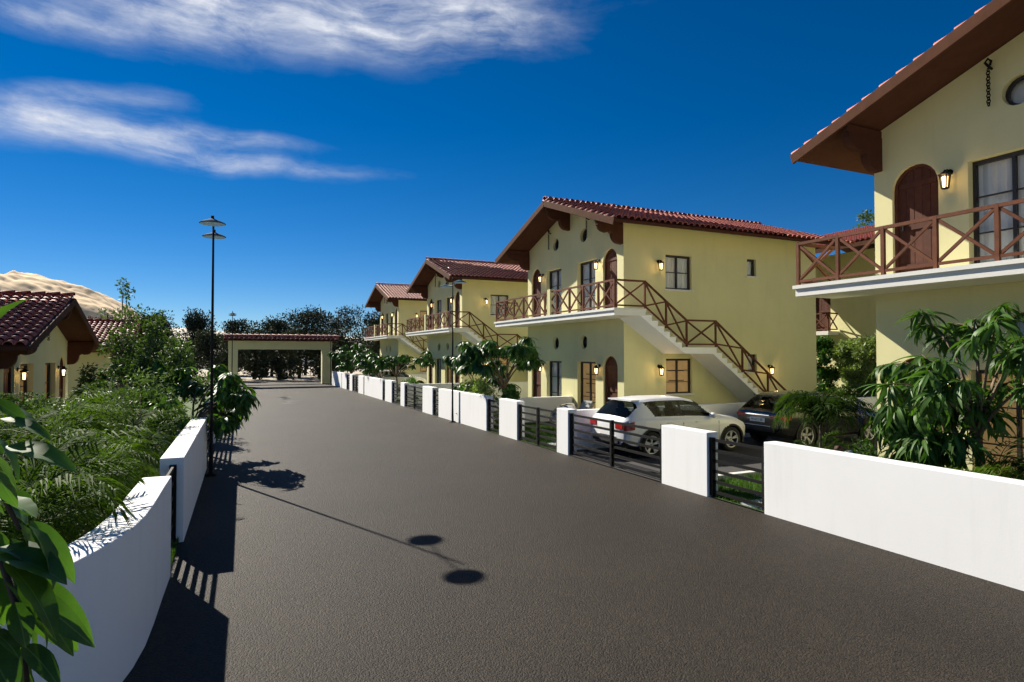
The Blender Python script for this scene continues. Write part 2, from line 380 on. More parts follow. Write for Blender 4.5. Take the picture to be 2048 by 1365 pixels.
def make_window(H, fn, a0, b0, a1, b1, d, cols=2, rows=3, back='curtain', sill=True):
    t = .055; b = MB()
    b.prism(rect(a0, b0, a0 + t, b1), fn, d - .05, d + .03); b.prism(rect(a1 - t, b0, a1, b1), fn, d - .05, d + .03)
    b.prism(rect(a0 + t, b1 - t * 1.3, a1 - t, b1), fn, d - .047, d + .03); b.prism(rect(a0 + t, b0, a1 - t, b0 + t), fn, d - .047, d + .03)
    wn = b.build('window', 'frame', H)
    for k in range(1, cols):
        x = a0 + (a1 - a0) * k / cols; MB().prism(rect(x - .028, b0 + t, x + .028, b1 - t), fn, d - .04, d + .028).build('mullion', 'frame', wn)
    for k in range(1, rows):
        z = b0 + (b1 - b0) * k / rows; MB().prism(rect(a0 + t, z - .012, a1 - t, z + .012), fn, d - .03, d + .02).build('glazing_bar', 'frame', wn)
    for k in range(cols):
        x0 = a0 + t + (a1 - a0 - 2 * t) * k / cols; x1 = a0 + t + (a1 - a0 - 2 * t) * (k + 1) / cols
        MB().add([fn(x0, b0 + t, d), fn(x1, b0 + t, d), fn(x1, b1 - t, d), fn(x0, b1 - t, d)], [(0, 1, 2, 3)]).build('pane', 'glass', wn, fix=False)
    # folded curtain or the lit room behind the glass
    bk = MB(); n = 26; vs = []
    for k in range(n + 1):
        x = a0 + (a1 - a0) * k / n; dd = d + .07 + (.02 * sin(k * 1.9) if back == 'curtain' else 0)
        vs += [fn(x, b0, dd), fn(x, b1, dd)]
    bk.add(vs, [(2 * k, 2 * k + 2, 2 * k + 3, 2 * k + 1) for k in range(n)])
    bk.add([fn(a0, b0, d + .03), fn(a1, b0, d + .03), fn(a1, b0, d + .2), fn(a0, b0, d + .2), fn(a0, b1, d + .03), fn(a1, b1, d + .03), fn(a1, b1, d + .2), fn(a0, b1, d + .2)], [(0, 1, 2, 3), (4, 5, 6, 7), (0, 3, 7, 4), (1, 2, 6, 5)])
    bk.build('curtain' if back == 'curtain' else 'lit_room', back, wn)
    if back == 'warm':
        sh = MB()
        for q, z in enumerate((b0 + .45, b0 + .8, b0 + 1.15, b0 + 1.5)):
            if z < b1 - .25: sh.prism(rect(a0 + .28, z, a1 - .2, z + .03), fn, d + .06, d + .15)
        if sh.v: sh.build('shelf', 'soffit', wn)
    if sill: bevel(MB().prism(rect(a0 - .08, b0 - .07, a1 + .08, b0 - .004), fn, -.05, d - .06).build('sill', 'slab', wn), .008)

def make_round(H, fn, c, z, r, d):
    b = MB(); n = 20; o = circ(c, z, r); i_ = circ(c, z, r - .05)
    vs = [fn(*p, d - .05) for p in o] + [fn(*p, d - .05) for p in i_] + [fn(*p, d + .02) for p in i_]
    b.add(vs, [(k, (k + 1) % n, n + (k + 1) % n, n + k) for k in range(n)] + [(n + k, n + (k + 1) % n, 2 * n + (k + 1) % n, 2 * n + k) for k in range(n)])
    wn = b.build('round_window', 'frame', H)
    MB().add([fn(*p, d) for p in i_], [tuple(range(n))]).build('pane', 'glass', wn, fix=False)
    MB().add([fn(*p, d + .1) for p in o], [tuple(range(n))]).build('curtain', 'curtain', wn, fix=False)

def make_lantern(H, fn, a, z, light=0):
    """coach lantern: back plate, arm, cap, glass, cage"""
    b = MB(); P = lambda x, y, q: V(fn(a + x, z + y, -q))
    b.prism([(a + .055 * cos(k * pi / 5), z + .16 + .06 * sin(k * pi / 5)) for k in range(10)], fn, 0, -.025)
    b.tube([P(0, .16, .02), P(0, .20, .10), P(0, .16, .17)], .014, 6)
    def ring(r0, y0, r1, y1):
        n = 8; vs = []
        for r, y in ((r0, y0), (r1, y1)):
            for k in range(n): t = 2 * pi * k / n; vs.append(P(r * cos(t), y, .17 + r * sin(t)))
        b.add(vs, [(k, (k + 1) % n, n + (k + 1) % n, n + k) for k in range(n)])
    ring(.012, .19, .03, .16); ring(.03, .16, .115, .10); ring(.115, .10, .10, .085); ring(.10, .085, .0, .085)
    ring(.055, -.15, .06, -.17); ring(.06, -.17, 0, -.18)
    for k in range(4):
        t = pi / 4 + pi / 2 * k; b.beam(P(.085 * cos(t), .09, .17 + .085 * sin(t)), P(.055 * cos(t), -.16, .17 + .055 * sin(t)), .020, .020)
    ln = b.build('wall_lantern', 'black', H)
    g = MB(); n = 8; vs = []
    for r, y in ((.050, .06), (.036, -.13)):
        for k in range(n): t = 2 * pi * k / n; vs.append(P(r * cos(t), y, .17 + r * sin(t)))
    g.add(vs, [(k, (k + 1) % n, n + (k + 1) % n, n + k) for k in range(n)]); g.build('lantern_glass', 'lamp_glass', ln, smooth=True)
    if light:
        l = bpy.data.lights.new('lantern_light', 'POINT'); l.energy = light; l.color = (1, .62, .26); l.shadow_soft_size = .05
        lo = bpy.data.objects.new('lantern_light', l); COL.objects.link(lo); lo.parent = ln; lo.location = P(0, -.02, .30)

def make_chain(H, fn, a, z0, z1):
    b = MB(); n = 13
    hk = [V(fn(a + .0, z1 + .02, 0)), V(fn(a, z1 + .05, -.12)), V(fn(a + .05, z1 + .13, -.12)), V(fn(a, z1 + .18, -.12)), V(fn(a - .05, z1 + .12, -.12)), V(fn(a - .03, z1 + .05, -.12))]
    b.tube(hk, .022, 6)
    st = (z1 - z0) / n
    for k in range(n):
        zc = z1 - st * (k + .5); pts = []
        for q in range(9):
            t = 2 * pi * q / 8; u = .030 * cos(t); vv = st * .68 * sin(t)
            pts.append(V(fn(a + (u if k % 2 else 0), zc + vv, -.12 + (0 if k % 2 else u))))
        b.tube(pts, .010, 5, cap=False)
    b.build('hanging_chain', 'black', H)

def make_corbel(H, ly, zt, ov, t=.17):
    """scrolled timber bracket under the front overhang"""
    pts = [(0, 0)]; Lc = ov * .93
    pts += [(-Lc, 0), (-Lc, -.10)]
    for k in range(7): a = pi + pi / 2 * k / 6; pts.append((-Lc * .66 + .0 + Lc * .30 * cos(a), -.13 + .20 * sin(a)))
    pts += [(-Lc * .52, -.30)]
    for k in range(8): a = pi + pi / 2 * k / 7; pts.append((-Lc * .14 + Lc * .30 * cos(a), -.36 + .32 * sin(a)))
    pts += [(0, -.69)]
    return bevel(MB().prism(pts, lambda a, b, d: (a, ly + d, zt + b), -t / 2, t / 2).build('corbel', 'soffit', H), .012)

def tile_mesh(name, r0=.118, r1=.092, ln=.43, n=6):
    b = MB(); vs = []
    for r, y, dz in ((r0, 0, .030), (r1, ln, 0)):
        for k in range(n + 1): a = pi * k / n; vs.append((r * cos(a), y, dz + r * .82 * sin(a)))
    for k in range(n + 1): a = pi * k / n; vs.append(((r0 - .018) * cos(a), 0, .030 + (r0 - .018) * .82 * sin(a)))
    fs = [(k, k + 1, n + 2 + k, n + 1 + k) for k in range(n)]; fs += [(k + 1, k, 2 * n + 2 + k, 2 * n + 3 + k) for k in range(n)]
    b.add(vs, fs); me = b.mesh(name, 'tile', True)
    me.polygons.foreach_set('use_smooth', [True] * n + [False] * n); return me
TILE = tile_mesh('tile'); TV = [v.co.copy() for v in TILE.vertices]; TF = [tuple(p.vertices) for p in TILE.polygons]

def lay_tiles(roof, mats, wm, keep):
    """mats: local matrices of all tiles. The ones nearest the camera are objects, the rest one part"""
    cam_l = wm.inverted() @ CAMP
    mats = sorted(mats, key=lambda m: ((m.translation - cam_l).length))
    for m in mats[:keep]:
        o = put('tile', TILE, roof); o.matrix_basis = m
    b = MB()
    for m in mats[keep:]: b.add([m @ q for q in TV], TF)
    if b.v:
        o = b.build('roof_tiles', 'tile', roof, smooth=False, fix=False); o['kind'] = 'stuff'

def rail_bay(par, p, q, h, post=True, t=.065):
    """one bay of cross-braced railing between foot points p and q"""
    p, q = V(p), V(q); Z = V((0, 0, 1))
    if post: MB().beam(p, p + Z * h, t, t, up=(1, 0, 0)).build('post', 'wood', par)
    e = (q - p).normalized() * (t / 2)
    MB().beam(p + e + Z * (h - .03), q - e + Z * (h - .03), t * .95, .06).build('top_rail', 'wood', par)
    MB().beam(p + e + Z * .09, q - e + Z * .09, t * .8, .05).build('bottom_rail', 'wood', par)
    MB().beam(p + e + Z * .12, q - e + Z * (h - .07), .038, .052).build('brace', 'wood', par)
    MB().beam(p + e + Z * (h - .07), q - e + Z * .12, .042, .048).build('brace', 'wood', par)

def house(name, label, loc, W, two=True, D=9.4, rz=0, ovf=1.1, ovs=1.1, slope=.34, zt=7.20, keep=300, slopes=(0, 1), lights=(), stairs=True, group=None, warm=True, near=True):
    H = empty(name, loc, rz); tag(H, label, 'house', group)
    wm = Matrix.Translation(V(loc)) @ Matrix.Rotation(rz, 4, 'Z')
    front = lambda a, b, d: (d, a, b)          # a along the street, b up, d into the wall
    side = lambda a, b, d: (a, d, b)           # near gable-less side
    za = zt + slope * W / 2
    z1 = 4.08
    fh = []; sh = []; todo = []
    def door(y0, z0): fh.append((arch(y0, z0, y0 + .90, z0 + 2.28), .13)); todo.append((make_door, front, y0, z0, y0 + .90, z0 + 2.28, .13))
    def win(y0, y1, z0, z_, bk): fh.append((rect(y0, z0, y1, z_), .20)); todo.append((make_window, front, y0, z0, y1, z_, .20, 2, 3, bk))
    def rnd(y, z, r=.26): fh.append((circ(y, z, r), .17)); todo.append((make_round, front, y, z, r, .17))
    floors = [(.26, 'warm' if warm else 'curtain')] + ([(z1 + .005, 'curtain')] if two else [])
    for z0, bk in floors:
        door(.38, z0); door(W - .38 - .90, z0)
        zw = z0 + .06
        win(1.80, 3.10, zw, z0 + 2.06, bk); win(W - 3.10, W - 1.80, zw, z0 + 2.06, 'curtain' if (bk == 'warm' and two and stairs) else bk)
        if two: rnd(2.62, z0 + 2.80 + (.27 if z0 > 1 else 0)); rnd(W - 2.62, z0 + 2.80 + (.27 if z0 > 1 else 0))
    if not two: rnd(W / 2 + .05, 3.42, .22)
    wl = MB()
    wall_holes(wl, [(0, -.1), (W, -.1), (W, zt), (W / 2, za), (0, zt)], fh, front)
    if two:
        for (a0, b0, a1, b1, bk, c, r) in ((1.79, 1.19, 2.97, 2.44, 'warm' if warm else 'curtain', 2, 3), (1.79, 4.93, 2.97, 6.16, 'warm' if not lights else 'curtain', 2, 2), (5.67, 5.60, 6.13, 6.25, 'curtain', 1, 1), (5.67, 1.95, 6.13, 2.60, 'curtain', 1, 1)):
            sh.append((rect(a0, b0, a1, b1), .15)); todo.append((make_window, side, a0, b0, a1, b1, .15, c, r, bk))
    wall_holes(wl, [(0, -.1), (D, -.1), (D, zt), (0, zt)], sh, side)
    wl.add([(0, W, -.1), (D, W, -.1), (D, W, zt), (0, W, zt)], [(0, 1, 2, 3)])
    wl.add([(D, 0, -.1), (D, W, -.1), (D, W, zt), (D, W / 2, za), (D, 0, zt)], [(0, 1, 2, 3, 4)])
    wl.build('wall', 'plaster', H, fix=False)
    for t in todo: t[0](H, *t[1:])
    # ---- roof
    th = .12; x0, x1 = -ovf, D + .6; ze = zt - slope * ovs + .02; zr = za + .02
    rb = MB()
    for sgn, ye, yr in ((1, -ovs, W / 2), (-1, W + ovs, W / 2)):
        rb.add([(x0, ye, ze), (x1, ye, ze), (x1, yr, zr), (x0, yr, zr), (x0, ye, ze + th), (x1, ye, ze + th), (x1, yr, zr + th), (x0, yr, zr + th)],
               [(0, 1, 2, 3), (4, 5, 6, 7), (0, 1, 5, 4), (1, 2, 6, 5), (3, 0, 4, 7)])
    roof = rb.build('roof', 'soffit', H, fix=False)
    cs = 1 / sqrt(1 + slope * slope); ang = math.atan(slope); run = (W / 2 + ovs) / cs
    bed = MB()
    for ye, yr in ((-ovs - .04, W / 2), (W + ovs + .04, W / 2)):
        e = ze + th + .006 - .04 * slope
        bed.add([(x0 - .03, ye, e), (x1, ye, e), (x1, yr, zr + th + .006), (x0 - .03, yr, zr + th + .006)], [(0, 1, 2, 3)])
    bed.build('tile_bed', 'tile_bed', roof, fix=False)
    mats = []; far_m = []
    ncol = int((x1 - x0) / .245); nrow = int((run - .1) / .355)
    for sd in (0, 1):
        for i in range(ncol + 1):
            for j in range(nrow + 1):
                s = -.05 + j * .355 + random.uniform(-.012, .012); lx = x0 + .13 + i * .245 + random.uniform(-.006, .006)
                yy = s * cs; zz = ze + th + .01 + s * cs * slope
                tilt = ang - .03 + random.uniform(-.02, .02)
                if sd == 0: m = Matrix.Translation((lx, -ovs + yy, zz)) @ Matrix.Rotation(tilt, 4, 'X')
                else: m = Matrix.Translation((lx, W + ovs - yy, zz)) @ Matrix.Rotation(pi, 4, 'Z') @ Matrix.Rotation(tilt, 4, 'X')
                m = m @ Matrix.Rotation(random.uniform(-.03, .03), 4, 'Z')
                (mats if sd in slopes else far_m).append(m)
    rid = []
    for i in range(int((x1 - x0) / .38) + 1):
        rid.append(Matrix.Translation((x0 + .38 * i - .02, W / 2, zr + th + .07)) @ Matrix.Rotation(-pi / 2, 4, 'Z') @ Matrix.Scale(1.25, 4, (1, 0, 0)))
    lay_tiles(roof, mats, wm, keep); lay_tiles(roof, far_m, wm, 0)
    for m in rid:
        o = put('ridge_tile', TILE, roof); o.matrix_basis = m
    # barge boards, fascia, purlins
    for ye in (-ovs, W + ovs):
        bevel(MB().beam((x0 - .03, ye, ze + .015), (x0 - .03, W / 2, zr + .015), .055, .22).build('barge_board', 'barge', roof), .008)
        MB().beam((x0, ye, ze + .05), (x1, ye, ze + .075), .03, .09).build('fascia', 'soffit', roof)
    for yy in (W / 2,):
        MB().box(x0 + .05, yy - .07, zr - .26, -.001, yy + .07, zr - .08).build('purlin', 'soffit', roof)
    for yy, zz in ((.10, zt), (W - .10, zt)):
        MB().beam((x0 + .05, yy, zz + slope * .1 - .07), (-.001, yy, zz + slope * .1 - .07), .15, .14).build('purlin', 'soffit', roof)
        make_corbel(H, yy, zz + slope * .1 - .145, ovf)
    make_corbel(H, W / 2, zr - .262, ovf)
    # ---- lanterns, chains
    li = dict(lights)
    specs = [(1.50, 2.02 if two else 2.0, 'f0'), (W - 1.50, 2.02, 'f1')] + ([(1.50, 5.86, 'f2'), (W - 1.50, 5.86, 'f3')] if two else [])
    for a, z, k in specs: make_lantern(H, front, a, z, li.get(k, 0))
    if two:
        for a, z, k in ((1.46, 5.72, 's2'), (1.46, 2.02, 's0'), (6.74, 1.98, 's1')): make_lantern(H, side, a, z, li.get(k, 0))
        make_chain(H, front, 2.22, 7.00, 7.66); make_chain(H, front, W - 2.22, 7.00, 7.66)
    else: make_chain(H, front, W / 2 - .45, 3.05, 3.62)
    if not two: return H
    # ---- balcony
    bx = -1.2; y_a = -1.2; y_b = W + 1.02
    bb = MB(); bb.box(bx, y_a, z1 - .235, -.002, y_b - .04, z1 - .075); bb.box(bx - .045, y_a - .045, z1 - .075, -.002, y_b, z1); bb.box(0.002, y_a, z1 - .233, .0021, y_a + .01, z1 - .08)
    bal = bevel(bb.build('balcony', 'slab', H), .008)
    rh = .93; ys = []; n = max(3, round((y_b - y_a - .2) / .98))
    ys = [y_a + .07 + (y_b - y_a - .14) * k / n for k in range(n + 1)]
    xr = bx + .06
    for k in range(n): rail_bay(bal, (xr, ys[k], z1), (xr, ys[k + 1], z1), rh)
    MB().beam((xr, ys[-1], z1), (xr, ys[-1], z1 + rh), .065, .065, up=(1, 0, 0)).build('post', 'wood', bal)
    rail_bay(bal, (xr, ys[-1], z1), (-.04, ys[-1], z1), rh, False)
    bevel(MB().box(xr - .09, ys[4] + .36, z1, xr + .09, ys[4] + .60, z1 + rh + .06).build('pier', 'plaster', bal), .01)
    if not stairs: return H
    # ---- staircase down the near side
    rn, n1, n2 = .246, 7, 16; r1 = 1.23 / n1; zm = z1 - 1.23; r2 = (zm - .02) / n2; xs = .02; ml = 1.27; rn2 = .237
    yo = y_a; xm = xs + n1 * rn; xm2 = xm + ml; xe = xm2 + n2 * rn2
    # land slab beside the wall, waist slabs under the steps
    poly = [(xs - .0, z1 - .08)]
    top = []
    for k in range(n1): top += [(xs + k * rn, z1 - .03 - (k + 1) * r1), (xs + (k + 1) * rn, z1 - .03 - (k + 1) * r1)]
    top = [(xs, z1 - .03)] + top + [(xm2, zm - .03)]
    for k in range(n2 - 1): top += [(xm2 + k * rn2, zm - .03 - (k + 1) * r2), (xm2 + (k + 1) * rn2, zm - .03 - (k + 1) * r2)]
    top += [(xe, .0)]
    bot = [(xe - .35, 0.0), (xm2 - .16, zm - .23), (xm - .10, zm - .23), (xs - .22, z1 - .236), (xs - .22, z1 - .08)]
    st = MB().prism(top + bot, lambda a, b, d: (a, d, b), yo + .004, -.003).build('staircase', 'white', H)
    for k in range(n1):
        zz = z1 - (k + 1) * r1
        if k < n1 - 1: bevel(MB().box(xs + k * rn - .0, yo - .03, zz - .03 + .001, xs + (k + 1) * rn + .025, -.004, zz).build('step', 'step', st), .005)
    bevel(MB().box(xm - rn, yo - .03, zm - .029, xm2 + .025, -.004, zm).build('landing', 'slab', st), .005)
    for k in range(n2 - 1):
        zz = zm - (k + 1) * r2
        bevel(MB().box(xm2 + k * rn2, yo - .03, zz - .029, xm2 + (k + 1) * rn2 + .025, -.004, zz).build('step', 'step', st), .005)
    yr_ = yo + .05
    zst = lambda x: (z1 if x <= xs else z1 - (x - xs) / rn * r1 if x < xm else zm if x <= xm2 else zm - (x - xm2) / rn2 * r2)
    px = [bx + .06, xs + .0, (xs + xm) / 2, xm, xm2] + [xm2 + (xe - .12 - xm2) * q / 3 for q in (1, 2, 3)]
    for k in range(len(px) - 1): rail_bay(st, (px[k], yr_, zst(px[k])), (px[k + 1], yr_, zst(px[k + 1])), rh, k > 0, .055)
    MB().beam((px[-1], yr_, zst(px[-1])), (px[-1], yr_, zst(px[-1]) + rh), .06, .06, up=(1, 0, 0)).build('post', 'wood', st)
    return H

XF = 12.3
house('two_storey_house', 'nearest cream two-storey house cut by the right edge of the picture', (XF, 1.1, 0), 7.4, stairs=False, keep=120, slopes=(1,), lights=(('f3', 2.2), ('f1', 2.2)), group='cream houses along the right of the road')
house('two_storey_house', 'large cream house with white outside staircase behind the parked cars', (XF, 17.55, 0), 7.45, keep=300, slopes=(0,), lights=(('f0', 2), ('f2', 2), ('s2', 2.2), ('s0', 3), ('s1', 2.6), ('f3', 1.6)), group='cream houses along the right of the road')
house('two_storey_house', 'middle cream house behind the right-hand street lamp', (XF, 33.68, 0), 6.95, keep=300, slopes=(0,), lights=(('s2', 2),), group='cream houses along the right of the road')
house('two_storey_house', 'farthest cream house nearest to the tiled gateway', (XF, 48.46, 0), 6.57, keep=0, slopes=(0,), group='cream houses along the right of the road')
house('single_storey_house', 'low cream house with red tiled gable at the left edge', (-5.35, 27.3, 0), 7.5, two=False, D=11, rz=pi, ovf=.85, slope=.325, zt=3.02, keep=300, slopes=(1,), lights=(('f0', 2.5), ('f1', 2.5)), group='low houses on the left')
house('single_storey_house', 'second low tiled house on the left half hidden behind the leafy shrubs', (-5.35, 43.8, 0), 7.5, two=False, D=11, rz=pi, ovf=.85, slope=.325, zt=3.02, keep=60, slopes=(1,), group='low houses on the left')

# ------------------------------------------------------------------ house of the second row, seen between the two nearest ones
def back_house():
    X, ya, yb, zt = 27.0, 10.0, 24.7, 7.5
    H = empty('back_row_house', (X, ya, 0)); tag(H, 'cream house of the second row with a tiny balcony, seen between the two nearest houses', 'house')
    W = yb - ya; fr = lambda a, b, d: (d, a, b)
    wl = MB(); A = arch(11.0, 3.75, 12.05, 6.0)
    wall_holes(wl, [(0, -.1), (W, -.1), (W, zt), (0, zt)], [(A, .14)], fr)
    wl.add([(0, 0, -.1), (8, 0, -.1), (8, 0, zt), (0, 0, zt), (0, W, -.1), (8, W, -.1), (8, W, zt), (0, W, zt)], [(0, 1, 2, 3), (4, 5, 6, 7), (1, 5, 6, 2)])
    wl.build('wall', 'plaster', H, fix=False)
    make_door(H, fr, 11.0, 3.75, 12.05, 6.0, .14)
    bal = bevel(MB().box(-.75, 10.55, 3.53, -.002, 12.5, 3.72).build('balcony', 'slab', H), .01)
    rail_bay(bal, (-.70, 10.6, 3.72), (-.70, 11.52, 3.72), .9); rail_bay(bal, (-.70, 11.52, 3.72), (-.70, 12.45, 3.72), .9)
    rail_bay(bal, (-.02, 10.6, 3.72), (-.70, 10.6, 3.72), .9, False); rail_bay(bal, (-.70, 12.45, 3.72), (-.02, 12.45, 3.72), .9)
    ov = 2.5; s = .30; rb = MB(); x0, x1 = -ov, 4.0; z0 = zt - s * ov + .55
    rb.add([(x0, -.6, z0), (x0, W, z0), (x1, W, z0 + s * (x1 - x0)), (x1, -.6, z0 + s * (x1 - x0)), (8 + ov, -.6, z0), (8 + ov, W, z0)], [(0, 1, 2, 3), (3, 2, 5, 4)])
    rb.add([(q[0], q[1], q[2] + .14) for q in rb.v[:6]], [(0, 1, 2, 3), (3, 2, 5, 4)])
    rb.add([rb.v[i] for i in (0, 1, 7, 6)], [(0, 1, 2, 3)]); rb.add([rb.v[i] for i in (1, 2, 8, 7)], [(0, 1, 2, 3)])
    roof = rb.build('roof', 'soffit', H, fix=False)
    mats = []; ang = math.atan(s); cs = cos(ang)
    for i in range(int((W + .6) / .25) + 1):
        for j in range(int((x1 - x0) / cs / .36)):
            q = j * .36 - .04
            mats.append(Matrix.Translation((x0 + q * cs, -.55 + i * .25, z0 + .15 + q * cs * s)) @ Matrix.Rotation(-pi / 2, 4, 'Z') @ Matrix.Rotation(ang - .03, 4, 'X'))
    lay_tiles(roof, mats, Matrix.Translation((X, ya, 0)), 0)
    MB().box(x0 - .02, -.6, z0 - .06, x0 + .03, W, z0 + .13).build('fascia', 'barge', roof)
back_house()

# ------------------------------------------------------------------ tiled gateway closing the road
def gateway():
    Y = 55.3; H = empty('gateway', (4, Y, 0)); tag(H, 'tiled cream gateway spanning the far end of the road', 'gateway')
    x0, x1 = -4.05, 4.15
    for xa, xb in ((x0, x0 + .72), (x1 - .80, x1)): bevel(MB().box(xa, 0, 0, xb, .75, 3.0).build('pillar', 'plaster', H), .02)
    bevel(MB().box(x0 - .02, -.02, 3.003, x1 + .02, .77, 3.72).build('lintel', 'plaster', H), .02)
    rf = MB(); s = .55; xa, xb = x0 - .35, x1 + .35; ye, yr, ze, zr = -.50, .375, 3.74, 4.06
    rf.add([(xa, ye, ze), (xb, ye, ze), (xb, yr, zr), (xa, yr, zr), (xb, .75 + .45, ze), (xa, .75 + .45, ze)], [(0, 1, 2, 3), (3, 2, 4, 5), (0, 1, 4, 5)])
    rf.add([(xa, ye, ze), (xa, yr, zr), (xa, 1.2, ze), (xb, ye, ze), (xb, yr, zr), (xb, 1.2, ze)], [(0, 1, 2), (3, 4, 5)])
    roof = rf.build('roof', 'tile_bed', H, fix=False)
    ang = math.atan((zr - ze) / (yr - ye)); cs = cos(ang); sc = 1.45
    for i in range(25):
        for j in range(2):
            for sd in (0, 1):
                q = -.05 + j * .46; x = xa + .12 + i * .365
                m = Matrix.Translation((x, (ye + q * cs) if sd == 0 else (1.2 - q * cs), ze + .02 + q * sin(ang))) @ Matrix.Rotation(pi * sd, 4, 'Z') @ Matrix.Rotation(ang - .04, 4, 'X') @ Matrix.Scale(sc, 4)
                o = put('tile', TILE, roof); o.matrix_basis = m
    for i in range(20):
        o = put('ridge_tile', TILE, roof); o.matrix_basis = Matrix.Translation((xa + i * .46, yr, zr + .07)) @ Matrix.Rotation(-pi / 2, 4, 'Z') @ Matrix.Scale(1.4, 4)
    tag(bevel(MB().box(-3.2, 55.2, 0, 11.4, 55.26, .05).build('drain_channel', 'black'), .006), 'black drain channel across the road before the gateway', 'drain')
gateway()

# ------------------------------------------------------------------ boundary walls, pillars, gates
WH = 1.17
def wall_right(y0, y1, name, label, grp, x=7.95, t=.26, h=WH, cat='wall'):
    b = MB(); b.box(x, y0, -.02, x + t, y1, h)
    if y1 - y0 > 3 and name == 'boundary_wall':
        o = bevel(b.build(name, 'white'), .012)
        tag(o, label, cat, grp); return o
    o = bevel(b.build(name, 'white'), .012); tag(o, label, cat, grp); return o
def gate(y0, y1, label, grp, posts=1, x=8.03, bars=6, h=1.08, fx=None, t=.05):
    fx = fx or (lambda y: x)
    G = empty('slatted_gate', (fx(y0), y0, 0)); tag(G, label, 'gate', grp)
    P = lambda y, z: (fx(y) - fx(y0), y - y0, z)
    ys = [y0 + .03 + (y1 - y0 - .06) * k / (posts + 1) for k in range(posts + 2)]
    for k, y in enumerate(ys): MB().beam(P(y, .03), P(y, h), .07, .085, up=(1, 0, 0)).build('gate_post', 'black', G)
    for k in range(bars):
        z = .10 + (h - .14) * k / (bars - 1)
        MB().beam(P(y0 + .03, z), P(y1 - .03, z), .03, .052).build('bar', 'black', G)
    return G
R_W = 'white boundary walls right of the road'; R_P = 'white gate pillars right of the road'; R_G = 'black slatted gates right of the road'
wall_right(-5, 7.44, 'boundary_wall', 'long white wall in the right foreground', R_W)
gate(7.46, 8.73, 'narrow black slatted gate beside the long foreground wall', R_G, 0)
wall_right(8.75, 10.06, 'gate_pillar', 'wide white pillar nearest the camera in front of the white car', R_P)
gate(10.09, 13.80, 'wide black slatted gate in front of the white car', R_G, 1)
wall_right(13.82, 14.43, 'gate_pillar', 'slim white pillar at the far end of the gate before the white car', R_P)
gate(14.46, 16.88, 'black slatted gate before the round wicker chair', R_G, 1)
wall_right(16.91, 18.28, 'gate_pillar', 'white pillar beyond the gate before the wicker chair', R_P)
gate(18.31, 19.32, 'narrow black gate half covered by the shrub under the drooping tree', R_G, 0)
wall_right(19.35, 24.61, 'boundary_wall', 'white wall behind the right-hand street lamp', R_W)
gate(24.64, 25.41, 'narrow black gate just beyond the wall with the street lamp', R_G, 0)
wall_right(25.44, 26.94, 'gate_pillar', 'white pillar beyond the right-hand street lamp', R_P)
gate(26.97, 30.05, 'wide black slatted gate of the middle house', R_G, 1)
wall_right(30.08, 30.86, 'gate_pillar', 'slim white pillar past the wide gate of the middle house', R_P)
gate(30.89, 32.68, 'black gate with a shrub showing through it at the middle house', R_G, 0)
wall_right(32.71, 34.28, 'gate_pillar', 'white pillar next to the shrub gate of the middle house', R_P)
gate(34.31, 34.87, 'very narrow black gate at the near end of the far wall', R_G, 0)
wall_right(34.9, 40.06, 'boundary_wall', 'white wall in front of the farther leafy trees', R_W)
gate(40.09, 40.31, 'black gate slit before the farthest car gate', R_G, 0)
wall_right(40.34, 42.1, 'gate_pillar', 'white pillar before the farthest car gate', R_P)
gate(42.13, 44.31, 'black slatted car gate of the farthest house', R_G, 1)
wall_right(44.34, 45.43, 'gate_pillar', 'white pillar just past the farthest car gate', R_P)
gate(45.46, 46.65, 'last narrow black gate before the gateway', R_G, 0)
wall_right(46.68, 48.68, 'gate_pillar', 'last white pillar before the gateway', R_P)
wall_right(48.95, 53.7, 'boundary_wall', 'short white wall ending at the right foot of the gateway', R_W)

def left_wall(pts, label, h=WH, t=.30, name='boundary_wall'):
    """wall following a plan line (street face), thickness to the left"""
    b = MB(); n = len(pts); P = [V((p[0], p[1], 0)) for p in pts]; vs = []
    for i, p in enumerate(P):
        d = (P[min(i + 1, n - 1)] - P[max(i - 1, 0)]).normalized(); q = p + V((-d.y, d.x, 0)) * t
        vs += [(p.x, p.y, -.02), (q.x, q.y, -.02), (q.x, q.y, h), (p.x, p.y, h)]
    fs = [(0, 1, 2, 3), (4 * n - 1, 4 * n - 2, 4 * n - 3, 4 * n - 4)]
    for i in range(n - 1):
        for k in range(4): fs.append((4 * i + k, 4 * i + 4 + k, 4 * i + 4 + (k + 1) % 4, 4 * i + (k + 1) % 4))
    o = bevel(b.add(vs, fs).build(name, 'white'), .012); tag(o, label, 'wall', 'white boundary walls left of the road')
    o.data.polygons.foreach_set('use_smooth', [False] * len(o.data.polygons)); return o
cur = [(-.60, 8.30), (-.62, 7.6), (-.635, 6.9), (-.655, 6.4), (-.70, 6.0), (-.765, 5.68), (-.85, 5.40), (-.96, 5.12), (-1.07, 4.86), (-1.22, 4.58), (-1.40, 4.32), (-1.64, 4.07), (-1.95, 3.87), (-2.4, 3.72), (-3.0, 3.66), (-4.2, 3.64)]
left_wall(list(reversed(cur)), 'curved white wall in the left foreground')
_in = [(x - .2 * min(1, (y - 3.5) / 2), y + .15) for x, y in cur]
tag(MB().prism(_in + [(-16, 3.79), (-16, 8.45)], lambda a, b, d: (a, b, d), 0, .012).build('lawn', 'lawn'), kind='structure')
left_wall([(LXL(9.70), 9.70), (LXL(15.6), 15.6)], 'straight white wall between curved wall and the left street lamp')
left_wall([(LXL(24.9), 24.9), (LXL(31), 31)], 'white wall past the slatted gates on the left')
left_wall([(LXL(40.5), 40.5), (LXL(54), 54)], 'far white wall on the left running to the gateway')
LG = 'black slatted gates left of the road'
